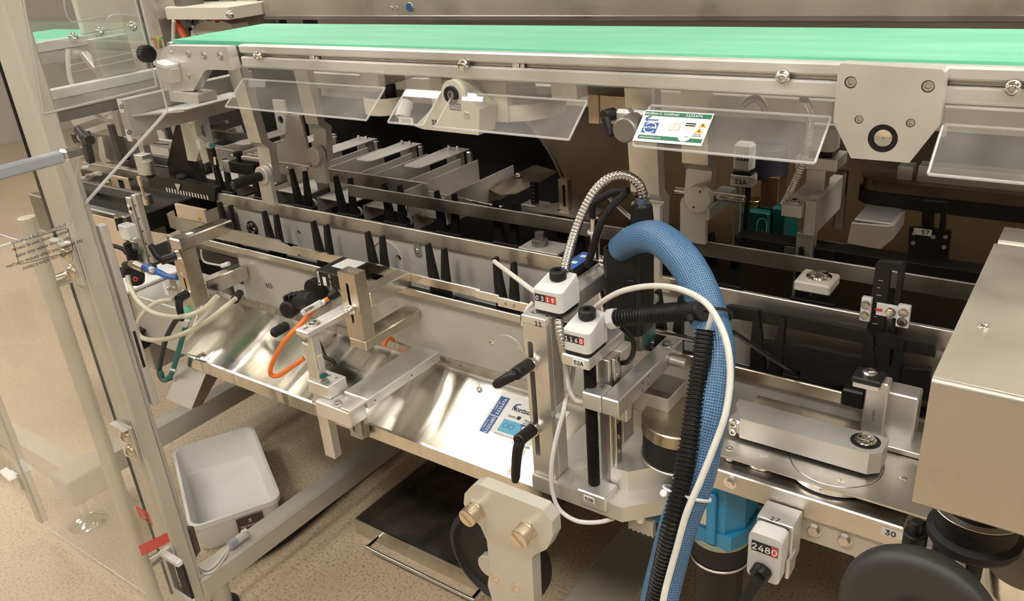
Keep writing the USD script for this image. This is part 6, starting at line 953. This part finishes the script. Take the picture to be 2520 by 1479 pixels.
t.p('tan_block', ext(Polygon([tuple(at(u, v, Y=1.66)[[0, 2]]) for u, v in [(470, 85), (485, 58), (535, 48), (570, 60), (575, 78), (540, 85)]]), 'y', 1.66, 1.72), 'cream_paint')
for k, pl in enumerate(([(432, 55), (445, 75), (458, 95)], [(528, 35), (538, 50)])): solo('orange_hose', ['orange hose slanting down behind the end of the belt', 'short orange hose under the cream shelf'][k], 'hose', tube([at(u, v, Y=1.62) for u, v in pl], .012), 'hose_orange')
solo('white_lead', 'white lead hanging from the cream shelf behind the belt end', 'cable', tube([at(u, v, Y=1.60) for u, v in [(428, 50), (427, 70), (427, 98)]], .006), 'white_cable')
t = T('dark_machine_side', 'dark machine side full of small fittings behind the cream shelf', 'machine part'); a, b = at(380, 100, Y=2.0), at(640, -30, Y=2.0); t.p('back', bx(a[0] - .05, b[0], 2.0, 2.02, a[2] - .1, 2.3), 'void_shade'); rg = random.Random(3)
for k in range(26): u, v = rg.uniform(372, 560), rg.uniform(5, 95); c = at(u, v, Y=1.96); s = rg.uniform(.006, .016); t.p('fitting', rot(bx(c[0] - s, c[0] + s, c[1] - s, c[1] + s, c[2] - s * rg.uniform(.4, 1.8), c[2] + s), (0, 1, 0), rg.uniform(-40, 40), c) if k % 2 else cyl(c, c + [s * rg.uniform(-1, 1), -s, s], s * .7, 10), rg.choice(['gunmetal', 'black_steel', 'gunmetal', 'steel_dark', 'alu_matt']))
t = T('distant_machine', 'grey neighbouring machine block seen through the acrylic guards at the far left', 'machine'); 
for k, (x, y, w, d, h, m) in enumerate(((-3.6, 2.95, .6, .5, 1.9, 'gunmetal'), (-2.9, 2.9, .7, .4, 2.2, 'gunmetal'), (-4.6, 2.9, .6, .6, 1.7, 'plate_grey'))): t.p('cabinet', bx(x - w / 2, x + w / 2, y - d / 2, y + d / 2, 0, h, .006), m)
for k in range(4): t.p('shelf_bar', bx(-3.9, -3.2, 2.62, 2.65, .95 + k * .12, .985 + k * .12), 'alu')
t = T('side_machine_deck', 'grey deck of the left machine section behind the painted post', 'deck'); t.p('deck', bx(-2.95, -2.36, 1.25, 1.94, .80, .86, .004), 'black_steel'); t.p('deck_edge', bx(-2.95, -2.36, 1.22, 1.249, .74, .87, .004), 'gunmetal'); t.p('back_wall', bx(-2.95, -2.35, 1.95, 1.97, .861, 1.30), 'black_steel'); t.p('column', bx(-2.62, -2.54, 1.60, 1.70, .861, 1.6), 'alu_z'); t.p('motor_block', bx(-2.52, -2.40, 1.63, 1.75, .861, .95, .01), 'gunmetal')
for k in range(5): t.p('guide_bar', bx(-2.95, -2.38, 1.32 + k * .11, 1.335 + k * .11, .875 + .02 * k, .905 + .02 * k), ['gunmetal', 'steel', 'gunmetal', 'alu_matt', 'gunmetal'][k])
# ---------------------------------------------------------------- interior right of the opening
t = T('gear_box', 'dark teal gearbox with yellow emblem and brass cap behind the rear rail', 'gearbox'); Y = 1.60; a, b = at(1820, 515, Y=Y), at(1888, 600, Y=Y)
t.p('body', bx(a[0], b[0], Y, Y + .08, b[2] - .05, a[2], .004), 'gearbox_green'); t.p('side_case', bx(b[0] + .0005, b[0] + .035, Y + .01, Y + .09, b[2] - .05, a[2] + .012, .006), 'gearbox_green'); t.p('brass_cap', cat(cyl((a[0] + .02, Y + .03, a[2]), (a[0] + .02, Y + .03, a[2] + .012), .015, 20), cyl((a[0] + .02, Y + .03, a[2] + .012), (a[0] + .02, Y + .03, a[2] + .016), .017, 20)), 'brass'); t.p('copper_block', bx(a[0] + .035, b[0] + .01, Y + .02, Y + .07, a[2] + .001, a[2] + .07), 'copper')
P, R, S = lay((b[0] - .022, Y - .0006, b[2] - .045), (1, 0, 0), (0, 0, 1), (0, -1, 0)); t.p('emblem_line', cat(R(-2, 0, -1, 90), R(18, 0, 19, 90), P(Polygon([(-.001 + .010 + .010 * math.cos(k), .09 + .010 * math.sin(k)) for k in np.linspace(0, math.pi, 12)] + [(.009 + .009 * math.cos(k), .09 + .009 * math.sin(k)) for k in np.linspace(math.pi, 0, 12)]))), 'label_white'); t.p('emblem_mark', P([(6, 62), (14, 62), (10, 74)]), 'print_orange'); t.p('emblem_mark', cat(*[R(7, 14 + 7 * k, 11, 18 + 7 * k) for k in range(6)]), 'label_white')
t.p('dark_motor', cyl(at(1885, 430, Y=1.66), at(1885, 360, Y=1.66), .045, 28), 'print_blue_dark')
t = T('adjusting_counter', 'grey counter reading 8697 standing behind the dusty acrylic guard', 'counter'); Y = 1.55; a, b = at(1803, 388, Y=Y), at(1840, 440, Y=Y); x0, x1 = a[0], b[0] + .006
t.p('housing', bx(x0, x1, Y, Y + .028, b[2] + .012, a[2] + .03, .006), 'grey_plastic'); t.p('seal', bx(x0, x1, Y + .001, Y + .028, b[2] + .006, b[2] + .0115), 'black_plastic'); t.p('base', bx(x0 - .003, x1 + .003, Y - .002, Y + .030, b[2] - .018, b[2] + .0055), 'alu'); zc = a[2] + .002; t.p('number_window', bx(x0 + .006, x1 - .006, Y - .001, Y, zc - .006, zc + .007, .0002), 'print_black')
for i, ch in enumerate('8697'): t.p('digit', txt(ch, .008, (x0 + .009 + i * (x1 - x0 - .014) / 3.6, Y - .0013, zc), (1, 0, 0), (0, 0, 1), .0003, True), 'label_white')
t.p('tag_text', txt('21A', .009, ((x0 + x1) / 2, Y - .0024, b[2] - .007), (1, 0, 0), (0, 0, 1), .0003, True), 'print_black'); t.p('post', bx(x0 + .003, x0 + .018, Y + .008, Y + .026, .90, b[2] - .0185), 'alu_z'); t.p('black_slide', cyl(((x0 + x1) / 2 + .008, Y + .02, .90), ((x0 + x1) / 2 + .008, Y + .02, b[2] - .0185), .006, 18), 'black_plastic')
t.p('counter_arm', bx(x0 - .02, x0 + .012, Y - .14, Y - .003, b[2] - .045, b[2] - .019), 'alu_y')
t = T('height_adjuster', 'cream slide head with pale knob above a steel conduit behind the dusty guard', 'adjuster'); Y = 1.50; a = at(1990, 395, Y=Y); X = a[0]
t.p('knob', ext(rrect(X - .006, X + .042, Y + .0, Y + .05, .012), 'z', a[2] + .018, a[2] + .06), 'grey_plastic'); t.p('knob_ring', bx(X - .004, X + .04, Y + .002, Y + .05, a[2] + .008, a[2] + .0178), 'black_plastic'); t.p('head_plate', bx(X - .022, X + .052, Y - .006, Y + .06, a[2] - .015, a[2] + .0075), 'alu'); t.p('column', bx(X - .004, X + .03, Y + .005, Y + .04, a[2] - .11, a[2] - .0155), 'alu_z'); z = at(1950, 525, Y=1.42)[2]
t.p('lower_arm', bx(X - .022, X + .014, 1.43, Y + .10, z - .012, z + .012), 'alu_y'); t.p('arm_cheek', bx(X + .0145, X + .034, 1.45, Y + .12, z - .05, z + .018), 'alu_matt'); t.p('arm_bolt', screw((X - .004, 1.445, z + .012), (0, 0, 1), .007, .006, 'hex'), 'chrome'); t.p('guide_post', bx(X + .0, X + .03, 1.46, 1.49, .90, z - .0505), 'alu_z')
solo('armoured_conduit', 'thin steel armoured conduit falling from the belt frame through the dusty guard', 'conduit', corr([at(u, v, Y=y) for u, v, y in [(1978, 243, 1.30), (1992, 275, 1.34), (1994, 320, 1.38), (1984, 370, 1.41), (1966, 425, 1.43), (1945, 470, 1.45), (1928, 505, 1.47)]], .0068, .0062, .0013, n=14), 'chrome', sm=40)
solo('brown_lead', 'brown bent lead behind the top edge of the dusty guard', 'cable', tube([at(u, v, Y=1.45) for u, v in [(1828, 258), (1845, 245), (1865, 243), (1880, 258), (1885, 275)]], .007), 'bronze_steel')
t = T('plough_block', 'angled aluminium block with a dirty curved belt above it behind the rear rail', 'block'); Y = 1.72; s = [at(u, v, Y=Y) for u, v in [(2095, 548), (2188, 558), (2188, 615), (2080, 600)]]
t.p('block', ext(Polygon([tuple(q[[0, 2]]) for q in [at(u, v, Y=Y) for u, v in [(2095, 550), (2185, 558), (2200, 556), (2196, 590), (2165, 614), (2085, 598)]]]), 'y', Y, Y + .10), 'alu_matt'); t.p('block_top', bx(s[0][0] + .003, s[1][0], Y + .01, Y + .13, s[0][2] + .001, s[0][2] + .006), 'alu')
c = at(2330, 480, Y=1.85); t.p('belt_loop', ext(slot(at(2165, 485, Y=1.85)[0], 1.88, .1, 1.88, .05), 'z', c[2] - .035, c[2] - .005), 'black_rubber'); t.p('belt_guide', ext(slot(at(2165, 485, Y=1.85)[0], 1.88, .1, 1.88, .046), 'z', c[2] - .0045, c[2] + .02), 'brown_panel'); a = at(2190, 450, Y=1.80); t.p('guide_bar', bx(a[0], a[0] + .03, 1.86, 1.90, a[2] - .012, a[2] + .02), 'alu_matt'); t.p('guide_bar', bx(a[0] + .04, .1, 1.86, 1.90, a[2] - .012, a[2] + .025), 'alu_matt')
t.p('vertical_shaft', cyl(at(2075, 420, Y=1.86), at(2063, 560, Y=1.86), .012, 14), 'gunmetal'); t.p('pale_strip', bx(*(lambda a, b: (a[0], b[0], 1.70, 1.705, b[2], a[2]))(at(2028, 594, Y=1.70), at(2082, 607, Y=1.70))), 'label_white')
t = T('bearing_block', 'small cream block with round steel cap between the rails right of the hose', 'block'); Y = 1.31; a, b = at(1953, 690, Y=Y), at(2040, 738, Y=Y); t.p('block', bx(a[0], b[0], Y, Y + .06, b[2] + .005, a[2], .003), 'cream_paint'); c = at(2015, 690, Y=Y + .03); t.p('cap', lathe((c[0], Y + .03, a[2]), (0, 0, 1), [(.021, 0), (.021, .003), (.015, .004), (.015, .008), (.004, .009), (0, .007)], 28), 'chrome')
t = T('knob_block', 'dark round knob on a bronze plate between the rails left of the steel conduit', 'knob'); c = at(1322, 600, Y=1.30); t.p('plate', bx(c[0] - .035, c[0] + .06, 1.28, 1.34, c[2] - .012, c[2] - .006), 'plate_grey'); t.p('knob', lathe((c[0], 1.31, c[2] - .006), (0, 0, 1), [(.017, 0), (.017, .012), (.010, .014), (.010, .028), (0, .029)], 24), 'gunmetal')
t = T('scale_post', 'black scale post on a pale slotted block at the edge of the round opening', 'post'); Y = 1.50; c = at(1312, 490, Y=Y); t.p('post', bx(c[0] - .008, c[0] + .008, Y, Y + .014, c[2] - .012, c[2] + .04, .002), 'black_plastic'); t.p('block', bx(c[0] - .03, c[0] + .03, Y - .01, Y + .03, c[2] - .036, c[2] - .0125, .002), 'alu')
for k in range(5): t.p('scale_mark', bx(c[0] - .003, c[0] + .004, Y - .0006, Y - .0001, c[2] + .032 - k * .009, c[2] + .0328 - k * .009, .0001), 'label_white')
t = T('slotted_bracket', 'bronze slotted post standing on a steel plate right of the round opening', 'bracket'); Y = 1.46; a, b = at(1372, 441, Y=Y), at(1404, 520, Y=Y); xm = (a[0] + b[0]) / 2; t.p('post', ext(sbox(xm - .014, b[2], xm + .010, a[2]).difference(slot(xm, b[2] + .012, xm, a[2] - .014, .003)), 'y', Y, Y + .016), 'bronze_steel'); t.p('slot_shade', bx(xm - .004, xm + .004, Y + .0165, Y + .018, b[2], a[2]), 'void_shade'); t.p('plate', ext([(xm - .09, 1.44), (xm + .08, 1.44), (xm + .08, 1.50), (xm - .02, 1.54)], 'z', b[2] - .006, b[2] - .0005), 'steel')  # near-black strip behind the post slot paints its shade
finish()
